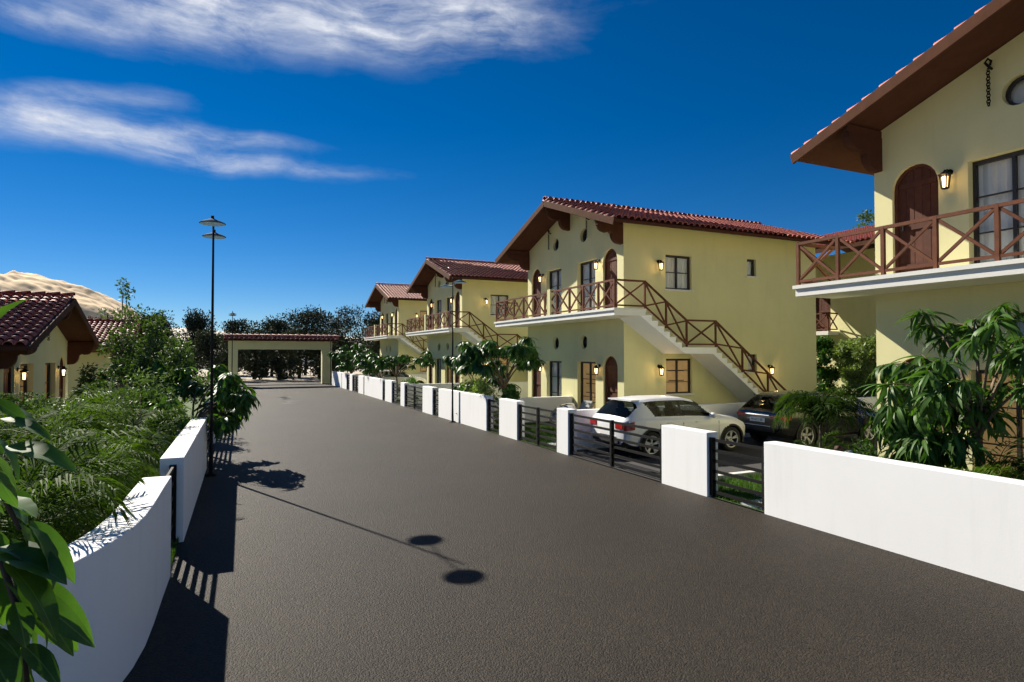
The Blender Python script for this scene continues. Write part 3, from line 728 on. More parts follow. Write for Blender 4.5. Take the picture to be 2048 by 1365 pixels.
lf = lambda y: LXL(y) - .13
gate(8.34, 9.66, 'narrow black gate between curved and straight white walls', LG, 0, fx=lf, bars=6)
gate(15.63, 19.9, 'black slatted gate beside the left street lamp', LG, 1, fx=lf)
left_wall([(LXL(19.95), 19.95), (LXL(20.5), 20.5)], 'slim white pillar between two slatted gates on the left', name='gate_pillar')
gate(20.55, 24.85, 'black slatted gate past the left street lamp', LG, 1, fx=lf)
gate(31.1, 35.3, 'black slatted gate farther along on the left', LG, 1, fx=lf)
left_wall([(LXL(35.3), 35.33), (LXL(36), 36.2)], 'white pillar between the far gates on the left', name='gate_pillar')
gate(36.23, 40.45, 'farthest black slatted gate on the left', LG, 1, fx=lf)

tag(bevel(MB().box(8.25, 14.44, -.02, 22.5, 14.66, 1.08).build('divider_wall', 'white'), .012), 'low white divider wall behind the two parked cars', 'wall')
tag(bevel(MB().box(8.25, 21.0, -.02, 12.28, 21.2, .95).build('divider_wall', 'white'), .012), 'low white terrace wall behind the wicker chair', 'wall')
tag(bevel(MB().box(8.25, 31.2, -.02, 20, 31.4, 1.05).build('divider_wall', 'white'), .012), 'low white divider wall before the middle house', 'wall')
tag(bevel(MB().box(8.25, 46.2, -.02, 20, 46.4, 1.05).build('divider_wall', 'white'), .012), 'low white divider wall before the farthest house', 'wall')
tag(bevel(MB().box(8.8, 9.62, -.02, 9.0, 9.9, .3).box(9.0, 9.7, -.02, 12.28, 9.86, .12).build('kerb', 'paver'), .01), 'low kerb along the driveway behind the foreground wall', 'kerb')
tag(bevel(MB().box(-4.9, 19.6, -.02, -4.7, 33, .95).build('terrace_wall', 'white'), .012), 'low white terrace wall in front of the low left house', 'wall')
tag(bevel(MB().box(-4.9, 17.3, -.02, -.75, 17.5, .80).build('divider_wall', 'white'), .012), 'low white divider wall among the palms on the left', 'wall')
tag(bevel(MB().box(20.5, 12.0, -.02, 26.5, 12.2, 1.0).build('planter_wall', 'slab'), .012), 'low wall under the hedge behind the black car', 'wall')

for k, (x, y) in enumerate(((8.32, 7.62), (8.95, 7.95), (9.55, 7.6), (10.2, 7.95), (8.5, 15.2), (9.15, 15.6), (9.8, 15.3), (10.45, 15.7))):
    o = bevel(MB().box(-.27, -.42, 0, .27, .42, .05).build('stepping_slab', 'paver'), .01); o.location = (x, y, .012); o.rotation_euler = (0, 0, random.uniform(-.08, .08))
    tag(o, ['pale stepping slab just inside the nearest narrow gate', 'second pale stepping slab inside the nearest narrow gate', 'third pale stepping slab behind the nearest narrow gate', 'last pale stepping slab toward the nearest house',
            'pale stepping slab just inside the gate before the wicker chair', 'second pale slab on the path to the wicker chair', 'third pale slab on the path to the wicker chair', 'last pale slab before the wicker chair'][k], 'paving slab', 'stepping slabs in the front gardens')

# ------------------------------------------------------------------ street lamps
M['lamp_disc'] = mat('lamp_disc', (.05, .09, .13), .85, .05, 5, spec=.05)
M['lamp_lens'] = mat('lamp_lens', (.20, .32, .42), .5, 0, emit=(.5, .8, 1), estr=.05)
def street_lamp(x, y, label, h=5.55):
    P = empty('street_lamp', (x, y, 0)); tag(P, label, 'street lamp', 'twin-disc street lamps')
    MB().lathe([(0, 0), (.12, 0), (.12, .03), (.050, .05), (.038, .5), (.034, 1.0), (.020, h - .05), (.017, h), (0, h)], 12).build('pole', 'black', P, smooth=True)
    for s in (-1, 1):
        MB().tube([(0, 0, h - .32), (0, s * .35, h - .27), (0, s * .62, h - .24)], .014, 6).build('arm', 'black', P)
        d = MB().lathe([(0, .10), (.06, .09), (.15, .055), (.24, .012), (.252, 0), (.24, -.012)], 24, (0, s * .78, h - .27)).build('lamp_disc', 'lamp_disc', P, smooth=True)
        MB().lathe([(.238, -.013), (.14, -.022), (0, -.026)], 24, (0, s * .78, h - .27)).build('lamp_lens', 'lamp_lens', d, smooth=True)
        MB().lathe([(0, .17), (.03, .16), (.03, .09)], 10, (0, s * .78, h - .27)).build('finial', 'black', d)
street_lamp(-.33, 14.75, 'tall black street lamp at the left wall casting a shadow on the road')
street_lamp(7.80, 22.4, 'black street lamp in front of the right-hand white wall')
street_lamp(.20, 46, 'far black street lamp on the left before the gateway')
street_lamp(7.80, 53.5, 'far black street lamp at the right foot of the gateway')
for k, (x, y) in enumerate(((2.9, 34.5), (3.25, 36.0))):
    tag(MB().lathe([(0, .012), (.34, .012), (.36, .004)], 24, (x, y, 0)).build('manhole_cover', 'drive'), ('round iron manhole cover nearer in the middle of the road', 'round iron manhole cover a little farther along the road')[k], 'manhole cover', 'manhole covers in the road')

# ================================================================== CARS
M['car_white'] = mat('white_paint', (.80, .80, .81), .3, 0, coat=.4, spec=.4)
M['car_black'] = mat('black_paint', (.012, .012, .016), .22, 0, coat=.8, spec=.5)
M['car_glass'] = glass('car_glass', (.40, .44, .44), .86, .02, (.006, .007, .008), .9)
M['tail_red'] = mat('tail_lamp', (.36, .012, .012), .2, 0, coat=.5)
M['tyre'] = mat('tyre', (.018, .018, .018), .85, .1, 20)
M['alloy'] = mat('alloy', (.55, .55, .56), .35, .05, 9, metal=.25)
M['chrome'] = mat('chrome', (.75, .75, .76), .12, 0, metal=1)
M['plastic'] = mat('black_plastic', (.02, .02, .02), .6, .1, 20)
M['interior'] = mat('car_interior', (.022, .022, .024), .85, .1, 9)
M['plate'] = mat('plate_white', (.80, .80, .78), .4, 0)
def kf(keys):
    xs = [k[0] for k in keys]; ys = [k[1] for k in keys]
    def f(x):
        if x <= xs[0]: return ys[0]
        if x >= xs[-1]: return ys[-1]
        i = max(j for j in range(len(xs) - 1) if xs[j] <= x)
        def m(j):
            if j == 0 or j == len(xs) - 1: return 0 if j == 0 else 0
            a = (ys[j] - ys[j - 1]) / (xs[j] - xs[j - 1]); b = (ys[j + 1] - ys[j]) / (xs[j + 1] - xs[j])
            return 0 if a * b <= 0 else 2 * a * b / (a + b)
        h = xs[i + 1] - xs[i]; t = (x - xs[i]) / h
        m0 = m(i) if i > 0 else (ys[1] - ys[0]) / (xs[1] - xs[0]); m1 = m(i + 1) if i + 1 < len(xs) - 1 else (ys[-1] - ys[-2]) / (xs[-1] - xs[-2])
        return (2 * t ** 3 - 3 * t * t + 1) * ys[i] + (t ** 3 - 2 * t * t + t) * h * m0 + (-2 * t ** 3 + 3 * t * t) * ys[i + 1] + (t ** 3 - t * t) * h * m1
    return f
HATCH = dict(L=4.15, w=kf([(0, .74), (.05, .80), (.22, .855), (1, .87), (3.2, .87), (3.8, .80), (4.05, .66), (4.15, .50)]),
             zb=kf([(0, .34), (.2, .25), (.6, .20), (3.5, .20), (4.15, .27)]),
             belt=kf([(0, .90), (.3, .965), (1, .955), (2.5, .92), (3.0, .89), (3.5, .83), (4.0, .70), (4.15, .56)]),
             zr=kf([(0, .93), (.08, .985), (.2, 1.12), (.46, 1.375), (.62, 1.435), (1.2, 1.47), (1.8, 1.465), (2.25, 1.40), (2.7, 1.18), (3.05, .985), (3.6, .90), (4.0, .76), (4.15, .60)]),
             yr=kf([(0, .64), (.08, .68), (.5, .60), (1, .60), (2, .585), (2.6, .64), (3.1, .72), (3.6, .66), (4.15, .36)]),
             paint='car_white', rw=.78, fw=3.38, wr=.325, side=(.66, .95, 2.98, 2.40), bp=(1.72, 1.80), rear=(.10, .47), front=(2.30, 3.03), tail=(.26, .70, .90), chrome=False)
SUV = dict(L=4.40, w=kf([(0, .76), (.05, .83), (.22, .885), (1, .90), (3.4, .90), (4.0, .84), (4.28, .72), (4.40, .56)]),
           zb=kf([(0, .42), (.2, .30), (.6, .26), (3.7, .26), (4.4, .32)]),
           belt=kf([(0, .95), (.3, 1.03), (1, 1.01), (2.5, .98), (3.1, .96), (3.7, .90), (4.2, .78), (4.4, .60)]),
           zr=kf([(0, .98), (.08, 1.03), (.2, 1.14), (.48, 1.38), (.66, 1.46), (1.3, 1.505), (1.9, 1.50), (2.4, 1.44), (2.85, 1.24), (3.2, 1.05), (3.8, .97), (4.2, .84), (4.4, .64)]),
           yr=kf([(0, .66), (.08, .70), (.5, .62), (1, .63), (2, .61), (2.7, .67), (3.2, .75), (3.8, .70), (4.4, .40)]),
           paint='car_black', rw=.88, fw=3.46, wr=.345, side=(.52, .75, 3.10, 2.50), bp=(1.80, 1.87), rear=(.10, .50), front=(2.45, 3.17), tail=(.30, .80, .93), chrome=True)

def car(spec, loc, label, plate=None, grp='parked cars', rz=0):
    K = empty('parked_car', loc, rz); tag(K, label, 'car', grp)
    L_ = spec['L']; NX = 150
    ctrl_v = []
    def sect(x):
        w_, zb, be, zr, yr = (spec[k](x) for k in ('w', 'zb', 'belt', 'zr', 'yr'))
        yr = min(yr, w_ * .93); cab = max(0, zr - be)
        pts = [(0, zb), (w_ * .80, zb), (w_ * .955, zb + .09), (w_ * .995, .55), (w_ * 1.0, (be + .55) / 2 + .02), (w_ * .975, be - .04), (w_ * .935, be + .012)]
        y6 = w_ * .935 + (yr - w_ * .935) * .92
        pts += [(y6, be + max(.008, cab * .86)), (yr * .86, zr - cab * .03), (yr * .45, zr + .008), (0, zr + .014)]
        return pts
    NV = [3, 2, 4, 4, 3, 2, 9, 3, 4, 4]
    def sample(x):
        p = sect(x); out = []
        for i, n in enumerate(NV):
            p1, p2 = p[i], p[i + 1]
            for k in range(n):
                t = k / n; out.append(((p1[0] + (p2[0] - p1[0]) * t, p1[1] + (p2[1] - p1[1]) * t), i, t))
        out.append((p[-1], len(NV) - 1, 1.0)); return out
    xs = [L_ * (k / NX) for k in range(NX + 1)]
    xs = [L_ * (.5 - .5 * cos(pi * k / NX)) * .5 + xs[k] * .5 for k in range(NX + 1)]
    rows = [sample(x) for x in xs]; nv = len(rows[0])
    B = {k: MB() for k in ('body', 'side_window', 'quarter_window', 'rear_window', 'windscreen', 'tail_lamp', 'sill_trim', 'pillar_trim')}
    SIDES = []
    for sg in (1, -1):
        if sg == -1: SIDES.append({k: B.pop(k) for k in ('side_window', 'quarter_window', 'tail_lamp', 'pillar_trim', 'sill_trim') if k in B}); B.update({k: MB() for k in SIDES[0]})
        vid = [[(x, sg * q[0][0], q[0][1]) for q in r] for x, r in zip(xs, rows)]
        groups = {}
        for i in range(NX):
            for j in range(nv - 1):
                x = (xs[i] + xs[i + 1]) / 2; seg = rows[i][j][1]; t = (rows[i][j][2] + .5 / NV[seg]); z = (rows[i][j][0][1] + rows[i + 1][j + 1][0][1]) / 2; y = rows[i][j][0][0]
                skip = False
                for wx in (spec['rw'], spec['fw']):
                    if seg <= 4 and y > .45 and (x - wx) ** 2 + (z - spec['wr']) ** 2 < (spec['wr'] + .055) ** 2: skip = True
                    if seg <= 1 and abs(x - wx) < spec['wr'] + .05: skip = True
                if skip: continue
                key = 'body'; a, b_, c, d = spec['side']
                cab = spec['zr'](x) - spec['belt'](x)
                if seg == 6 and cab > .1 and a + (b_ - a) * (1 - t) < x < c + (d - c) * t and t > .06 and t < .97:
                    key = 'pillar_trim' if spec['bp'][0] < x < spec['bp'][1] else 'side_window' if x > spec['bp'][1] else 'quarter_window'
                elif seg >= 7 and spec['rear'][0] < x < spec['rear'][1]: key = 'rear_window'
                elif seg >= 7 and spec['front'][0] < x < spec['front'][1]: key = 'windscreen'
                elif seg == 6 and x < spec['rear'][1] - .02 and t > .75 and x > .14: key = 'rear_window'
                elif x < spec['tail'][0] and spec['tail'][1] < z < spec['tail'][2] and seg in (3, 4, 5) : key = 'tail_lamp'
                elif z < spec['zb'](x) + .10 and seg <= 3: key = 'sill_trim'
                groups.setdefault(key, []).append((i, j))
        for key, fl in groups.items():
            mp = {}; vs = []; fs = []
            for i, j in fl:
                f = []
                for (p, q) in ((i, j), (i + 1, j), (i + 1, j + 1), (i, j + 1)):
                    if (p, q) not in mp: mp[(p, q)] = len(vs); vs.append(vid[p][q])
                    f.append(mp[(p, q)])
                fs.append(f if sg == -1 else f[::-1])
            B[key].add(vs, fs)
    # rear and nose caps
    for k, x in ((0, xs[0]), (NX, xs[-1])):
        r = [q[0] for q in rows[k]]; dxs = -.03 if k == 0 else .03
        n = len(r); m = (0, (r[0][1] + r[-1][1]) / 2)
        loop = [(x, q[0], q[1]) for q in r] + [(x, -q[0], q[1]) for q in reversed(r[1:-1])]
        mid = [(x + dxs, p[1] * .8, m[1] + (p[2] - m[1]) * .8) for p in loop]; nn = len(loop)
        B['body'].add(loop + mid, [(i, (i + 1) % nn, nn + (i + 1) % nn, nn + i) for i in range(nn)] + [tuple(range(nn, 2 * nn))])
    mts = dict(body=spec['paint'], side_window='car_glass', quarter_window='car_glass', rear_window='car_glass', windscreen='car_glass', tail_lamp='tail_red', sill_trim='plastic', pillar_trim='plastic')
    for key, b in list(B.items()) + list(SIDES[0].items()):
        if b.v: b.build(key, mts[key], K, smooth=True, fix=False)
    # tail lamp blocks wrapping on to the rear face
    tz0, tz1 = spec['tail'][1], spec['tail'][2]
    for s in (-1, 1):
        w0 = spec['w'](0.02)
        bevel(MB().box(-.045, min(s * w0 * .55, s * w0 * .97), tz0 + .03, .02, max(s * w0 * .55, s * w0 * .97), tz1 - .02).build('tail_lamp', 'tail_red', K), .012)
    if spec['chrome']:
        bevel(MB().box(-.052, -.42, tz1 - .045, 0, .42, tz1 - .015).build('chrome_strip', 'chrome', K), .004)
    bevel(MB().box(-.06, -.58, spec['zb'](0) + .02, .05, .58, spec['zb'](0) + .14).build('bumper_trim', 'plastic', K), .02)
    bevel(MB().box(-.05, -.45, spec['zb'](0) + .17, .02, .45, spec['zb'](0) + .20).build('bumper_strip', 'chrome', K), .006)
    MB().box(.38, -.52, spec['zr'](.5) - .005, .62, .52, spec['zr'](.5) + .028).build('roof_spoiler', spec['paint'], K)
    pz = tz0 - .16 if not spec['chrome'] else tz0 - .10
    pl = bevel(MB().box(-.052, -.26, pz, -.03, .26, pz + .115).build('number_plate', 'plate', K), .004)
    if plate:
        c = bpy.data.curves.new('plate_text', 'FONT'); c.body = plate; c.size = .095; c.align_x = 'CENTER'; c.align_y = 'CENTER'; c.extrude = .001
        o = bpy.data.objects.new('plate_text', c); me = bpy.data.meshes.new_from_object(o); bpy.data.objects.remove(o)
        me.materials.append(M['black']); t = put('plate_lettering', me, pl); t.location = (-.054, 0, pz + .057); t.rotation_euler = (pi / 2, 0, -pi / 2)
    # wheels
    wr = spec['wr']
    for wx in (spec['rw'], spec['fw']):
        for s in (-1, 1):
            wy = s * (spec['w'](wx) - .11)
            def LT(prof, nm, mt, par, n=28):
                b = MB().lathe(prof, n); b.v = [(wx + v[0], wy + s * v[2], wr + v[1]) for v in b.v]; return b.build(nm, mt, par, smooth=True)
            wh = LT([(.02, .045), (.06, .05), (.075, .03), (.075, -.05)], 'wheel', 'alloy', K, 16)
            LT([(wr - .10, .09), (wr - .03, .10), (wr, .07), (wr, -.07), (wr - .03, -.10), (wr - .10, -.09)], 'tyre', 'tyre', wh)
            LT([(wr - .10, .088), (wr - .125, .075), (wr - .125, -.06), (0, -.06)], 'rim', 'plastic' , wh)
            LT([(wr - .098, .09), (wr - .122, .088), (wr - .122, .05)], 'rim', 'alloy', wh)
            for k in range(5):
                for e in (-.13, .13):
                    a = 2 * pi * k / 5 + .3; b2 = a + e; p = V((wx + .05 * cos(a), wy + s * .055, wr + .05 * sin(a))); q = V((wx + (wr - .115) * cos(b2), wy + s * .07, wr + (wr - .115) * sin(b2)))
                    MB().beam(p, q, .03, .03, up=(0, 1, 0)).build('spoke', 'alloy', wh)
            # arch lip and liner
            b = MB(); vs = []; n = 22; R0, R1 = wr + .035, wr + .085
            for k in range(n + 1):
                a = -.25 + (pi + .5) * k / n; yy = s * (spec['w'](wx) + .006)
                for r, dy in ((R0, -.30 * s), (R0, 0), (R1, 0)): vs.append((wx + r * cos(a), yy + dy, max(.16, wr + r * sin(a))))
            b.add(vs, [(3 * k + e, 3 * k + 3 + e, 3 * k + 4 + e, 3 * k + 1 + e) for k in range(n) for e in (0, 1)]); b.build('wheel_arch', 'plastic', K, fix=False)
    # cabin: floor tub, seats, wheel
    MB().box(.35, -.62, .30, L_ - 1.25, .62, .62).build('cabin_floor', 'interior', K)
    for x0, ys in ((.85, (-.36, .36)), (1.85, (-.36, .36))):
        for y in ys:
            b = MB(); b.box(x0, y - .23, .62, x0 + .5, y + .23, .74); b.beam((x0 + .02, y, .70), (x0 - .14, y, 1.16), .44, .12, up=(1, 0, 0)); b.beam((x0 - .15, y, 1.17), (x0 - .19, y, 1.33), .24, .09, up=(1, 0, 0))
            bevel(b.build('seat', 'interior', K), .03, 3)
    b = MB(); b.tube([V((2.42 + .05 * cos(2 * pi * k / 16), .36 + .18 * sin(2 * pi * k / 16), .92 + .17 * cos(2 * pi * k / 16))) for k in range(17)], .014, 6, False); b.build('steering_wheel', 'interior', K)
    MB().box(2.6, -.66, .62, 3.0, .66, spec['belt'](2.8) - .02).build('dashboard', 'interior', K)
    for s in (-1, 1):
        x = spec['side'][2] - .32; w_ = spec['w'](x); z = spec['belt'](x) + .04
        b = MB(); vs = []
        for r, dx in ((0, -.06), (.75, -.05), (1, 0), (.8, .07), (0, .10)):
            for k in range(10): a = 2 * pi * k / 10; vs.append((x + dx, s * (w_ + .06 + .10 * r * cos(a)), z + .04 + .075 * r * sin(a)))
        b.add(vs, [(10 * i + k, 10 * i + (k + 1) % 10, 10 * i + 10 + (k + 1) % 10, 10 * i + 10 + k) for i in range(4) for k in range(10)]); b.build('wing_mirror', spec['paint'], K, smooth=True)
        for hx in (1.25, 2.15):
            ww = spec['w'](hx); bevel(MB().box(hx, s * ww * .99 - .02, .83, hx + .19, s * ww * .99 + .025, .855).build('door_handle', spec['paint'] if not spec['chrome'] else 'chrome', K), .008)
        for jx in (1.02, spec['bp'][0] + .03, 2.92):   # door shut lines
            ww = spec['w'](jx); MB().box(jx, s * ww - (.012 if s > 0 else -.0), .36, jx + .008, s * ww + (.002 if s > 0 else .010), .84).build('door_seam', 'plastic', K)
    if spec['chrome']:
        b = MB(); a, b_, c, d = spec['side']
        for s in (-1, 1):
            pts = [V((x, s * (spec['w'](x) * .945 + .004), spec['belt'](x) + .02)) for x in [b_ - .02 + (c - b_ + .05) * k / 12 for k in range(13)]]
            def up(x, t):
                w_ = spec['w'](x); yr = min(spec['yr'](x), w_ * .93); y6 = w_ * .935 + (yr - w_ * .935) * .92; cab = spec['zr'](x) - spec['belt'](x)
                y0, z0 = w_ * .935, spec['belt'](x) + .012; return V((x, s * (y0 + (y6 - y0) * t + .006), z0 + (spec['belt'](x) + cab * .86 - z0) * t))
            loop = [up(c + (d - c) * t - 0, t) for t in (.05, .5, .98)] + [up(x, .98) for x in [d + (a - d) * k / 10 for k in range(1, 11)]] + [up(a + (b_ - a) * (1 - t), t) for t in (.7, .4, .05)] 
            b.tube(loop, .013, 5, False); b.tube(pts, .013, 5, False)
        b.build('window_trim', 'chrome', K)
    return K
car(HATCH, (8.80, 13.32, .02), 'white hatchback parked behind the wide black gate')
car(SUV, (13.50, 12.82, .02), 'black car with chrome window trim parked beyond the white hatchback', plate='MU652 BR')
car(HATCH, (8.9, 43.2, .02), 'white hatchback parked in the far drive near the gateway')

# ================================================================== PLANTS
def wall_x(y):
    if y >= 9.7: return LXL(y) - .30
    if y >= 8.3: return -.95
    if y < 3.8: return -9.0
    for (xa, ya), (xb, yb) in zip(cur, cur[1:]):
        if yb <= y <= ya: return xa + (xb - xa) * (ya - y) / (ya - yb + 1e-9) - .36
    return -9.0
def blocked(p):
    """inside or through one of the boundary walls"""
    if p.x < 4: return p.z < 1.22 and p.x > wall_x(p.y)
    return p.z < 1.22 and p.x < 8.26
def blocked_leaf(p):
    if p.x < 4 and p.y > 9.7: return p.z < 1.22 and wall_x(p.y) - .02 < p.x < wall_x(p.y) + .34
    return blocked(p)
def leaf_geo(L_, W_, droop, fold=.25, n=6, wav=0.0, twist=0.0):
    """lanceolate leaf growing along +x, bending down, folded on its midrib"""
    vs = []; x = z = 0.0; a = droop * .15; st = L_ / n
    for i in range(n + 1):
        t = i / n; wd = W_ * (sin(pi * min(1, t ** .8 * 1.0)) ** .75 if 0 < t < 1 else 0) * .5 + (.004 * L_ if t in (0, 1) else 0)
        up = wd * fold; tw = twist * t; q = wav * sin(i * 2.3) * wd
        vs += [(x, -wd * cos(tw), z + up + q - wd * sin(tw)), (x, 0, z), (x, wd * cos(tw), z + up - q + wd * sin(tw))]
        x += st * cos(a); z -= st * sin(a); a += droop / n
    fs = []
    for i in range(n):
        b = 3 * i; fs += [(b, b + 3, b + 4, b + 1), (b + 1, b + 4, b + 5, b + 2)]
    return vs, fs
def leaf_lib(tagname, m, L_, W_, droops, n=6, fold=.25):
    lib = []
    for k, d in enumerate(droops):
        vs, fs = leaf_geo(L_, W_ * random.uniform(.85, 1.1), d, fold, n, .12, random.uniform(-.5, .5)); b = MB().add(vs, fs); lib.append((b.mesh('leaf', m, True), [V(v) for v in vs], fs))
    return lib
def frame(p, d, roll=0.0, s=1.0):
    d = V(d).normalized(); u = V((0, 0, 1))
    if abs(d.z) > .97: u = V((1, 0, 0))
    y = u.cross(d).normalized(); z = d.cross(y)
    m = Matrix((d, y, z)).transposed().to_4x4()
    return Matrix.Translation(p) @ m @ Matrix.Rotation(roll, 4, 'X') @ Matrix.Scale(s, 4)
def rnd_dir(lo=-1, hi=1):
    a = random.uniform(0, 2 * pi); z = random.uniform(lo, hi); r = sqrt(1 - z * z); return V((r * cos(a), r * sin(a), z))

def bez(p0, p1, p2, n=6): return [p0 * (1 - t) ** 2 + p1 * (2 * t * (1 - t)) + p2 * t * t for t in [i / n for i in range(n + 1)]]

def droop_tree(label, base, h, spread, nb, leafL, lib, singles=0, grp=None, whorl=15, trunk_h=.35, lean=(0, 0), name='drooping_tree', sub=2, mt='leaf', tr=.05, lo=.5):
    """small tree with forked stems and whorls of long drooping leaves"""
    T = empty(name, base); tag(T, label, 'tree', grp)
    tk = MB(); tips = []; o = V((0, 0, 0)); ln = V((lean[0], lean[1], 0))
    fork = V((random.uniform(-.08, .08), random.uniform(-.08, .08), h * trunk_h)) + ln * .3
    tk.tube([o, fork * .5 + V((.03, -.02, 0)), fork], [tr, tr * .85, tr * .75], 8)
    for k in range(nb):
        a = 2 * pi * k / nb + random.uniform(-.4, .4); r = spread * random.uniform(.55, 1.0); zz = h * random.uniform(lo, 1.0) * (1 - .12 * (r / spread) ** 2)
        e = V((r * cos(a), r * sin(a), zz)) + ln; c = fork + V((r * .35 * cos(a), r * .35 * sin(a), (zz - fork.z) * .85))
        pts = bez(fork, c, e, 7); tk.tube(pts, [tr * .6 * (1 - .75 * i / 7) for i in range(8)], 6); tips.append((pts[-1], (pts[-1] - pts[-2]).normalized()))
        for q in range(sub):
            p = pts[random.choice((4, 5, 6))]; d2 = (pts[-1] - pts[-3]).normalized() + rnd_dir(-.3, .6) * .9; e2 = p + d2.normalized() * spread * random.uniform(.28, .5)
            tk.tube(bez(p, (p + e2) / 2 + V((0, 0, .07)), e2, 4), [tr * .28, tr * .24, tr * .2, tr * .15, tr * .12], 5); tips.append((e2, (e2 - p).normalized()))
    tk.build('trunk', 'trunk', T, smooth=True)
    ms = []
    for p, d in tips:
        for k in range(whorl):
            a = 2 * pi * k / whorl + random.uniform(-.3, .3); side = V((cos(a), sin(a), random.uniform(-.75, .30)))
            dd = (side + d * .25).normalized(); pos = p - d * (leafL * random.uniform(0, .35))
            ms.append((frame(pos, dd, random.uniform(-.6, .6), random.uniform(.65, 1.15)), random.randrange(len(lib))))
    W_ = V(base); ms = [q for q in ms if not any(blocked_leaf(W_ + q[0] @ v) for v in lib[q[1]][1][::3]) and (q[0] @ lib[q[1]][1][-2]).z > .05]; ms.sort(key=lambda q: (W_ + q[0].translation - CAMP).length)
    rest = MB()
    for i, (m, k) in enumerate(ms):
        if i < singles: ob = put('leaf', lib[k][0], T); ob.matrix_basis = m
        else: rest.add([m @ v for v in lib[k][1]], lib[k][2])
    if rest.v:
        ob = rest.build('foliage', mt, T, smooth=True, fix=False); ob['kind'] = 'stuff'
    return T
LIB_BIG = leaf_lib('big', 'leaf', .40, .10, (1.2, 1.6, 1.9, 2.2, 1.0, 1.7))
LIB_MID = leaf_lib('mid', 'leaf', .34, .085, (1.3, 1.8, 2.1, 1.0, 1.6))
LIB_FAR = leaf_lib('far', 'leaf_dark', .50, .10, (1.4, 1.9, 2.4, 1.1), n=4)

# --- areca palms: arching feather fronds
def frond(L_, n, llen, arch_, m='leaf_palm'):
    vs = []; fs = []; pts = []; x = z = 0.0; a = -.95; st = L_ / n
    for i in range(n + 1):
        pts.append(V((x, 0, z))); x += st * cos(a); z -= st * sin(a); a += arch_ / n
    b = MB(); b.tube(pts, [.010 * (1 - .8 * i / n) + .0015 for i in range(n + 1)], 4, False)
    for i in range(int(n * .18), n + 1):
        t = i / n; l = llen * (sin(pi * min(1, .15 + t * .80)) ** .6); d = (pts[min(i + 1, n)] - pts[i - 1]).normalized()
        for s in (-1, 1):
            dd = (d * random.uniform(.6, 1.1) + V((0, s * random.uniform(.6, 1.1), random.uniform(-.1, .45)))).normalized(); p = pts[i]; w_ = .0085
            q1 = p + dd * l * .5 - V((0, 0, l * .03)); q2 = p + dd * l - V((0, 0, l * .42 + random.uniform(0, .06)))
            sd = dd.cross(V((0, 0, 1))).normalized()
            b.add([p, q1 - sd * w_, q1 + sd * w_, q2], [(0, 1, 2), (1, 3, 2)])
    return [V(v) for v in b.v], b.f
FR = [frond(1.15, 30, .36, 1.9), frond(1.0, 28, .33, 2.4), frond(1.25, 34, .38, 1.5), frond(.9, 26, .36, 2.8)]
FR_S = [frond(.75, 22, .30, 2.1), frond(.85, 22, .28, 1.7)]
def palm(label, base, h=.7, n=15, s=1.0, lib=FR, grp='palm clumps', stem=0.0, mt='leaf_palm', name='palm_clump', cat='palm'):
    rot = random.uniform(0, 6); T = empty(name, base, rot); T.matrix_basis = Matrix.Translation(base) @ Matrix.Rotation(rot, 4, 'Z'); tag(T, label, cat, grp); b = MB(); tk = MB(); n = int(n * 1.6)
    if stem > 0: tk.tube([(0, 0, 0), (.02, .01, stem * .5), (0, 0, stem + .05)], [.030, .024, .02], 7)
    for k in range(n):
        a = 2 * pi * k / n * 1.618 * 2.3 + random.uniform(-.3, .3); el = random.uniform(-.25, .75); vs, fs = random.choice(lib)
        p = V((random.uniform(-.08, .08), random.uniform(-.08, .08), stem + random.uniform(0, h * .25))); 
        if stem == 0: tk.tube([(p.x * .6, p.y * .6, 0), p + V((0, 0, .05))], [.02, .012], 5)
        m = Matrix.Translation(p) @ Matrix.Rotation(a, 4, 'Z') @ Matrix.Rotation(-el * .9, 4, 'Y') @ Matrix.Rotation(random.uniform(-.5, .5), 4, 'X') @ Matrix.Scale(s * random.uniform(.75, 1.15), 4)
        mw = T.matrix_basis @ m
        if any(blocked(mw @ v) for v in vs[::2]): continue
        b.add([m @ v for v in vs], fs)
    tk.build('stem', 'trunk', T, smooth=True); o = b.build('fronds', mt, T, fix=False); o['kind'] = 'stuff'; return T

# --- bushes and fine-leaved shrubs
def cloud_shrub(name, label, base, rx, ry, z0, z1, n, ls, m, cat='shrub', grp=None, stems=6, lumps=14, tm='trunk', aspect=.45):
    T = empty(name, base); tag(T, label, cat, grp); b = MB(); tk = MB(); L_ = []
    for k in range(lumps):
        a = random.uniform(0, 2 * pi); r = sqrt(random.random()); z = random.uniform(z0, z1); t = (z - z0) / (z1 - z0 + 1e-6); f = (sin(pi * (.18 + .80 * t)) ** .6)
        L_.append((V((rx * r * f * cos(a), ry * r * f * sin(a), z)), random.uniform(.16, .34) * (rx + ry) / 2))
    for k in range(stems):
        e = random.choice(L_)[0]; st = V((random.uniform(-.12, .12) * rx, random.uniform(-.12, .12) * ry, 0)); tk.tube(bez(st, V((st.x, st.y, e.z * .6)), e, 5), [.028, .024, .02, .015, .01, .006], 5)
    for k in range(n):
        c, r = random.choice(L_); d = rnd_dir(); p = c + d * r * random.uniform(.35, 1.15) + V((0, 0, random.uniform(-.05, .1)))
        l = ls * random.uniform(.6, 1.3); dr = (d * .6 + rnd_dir() * .8 - V((0, 0, .25))).normalized(); sd = dr.cross(rnd_dir()).normalized() * l * aspect * .5
        b.add([p, p + dr * l * .5 - sd, p + dr * l, p + dr * l * .5 + sd], [(0, 1, 2, 3)])
    tk.build('stems', tm, T, smooth=True); o = b.build('foliage', m, T, fix=False); o['kind'] = 'stuff'; return T

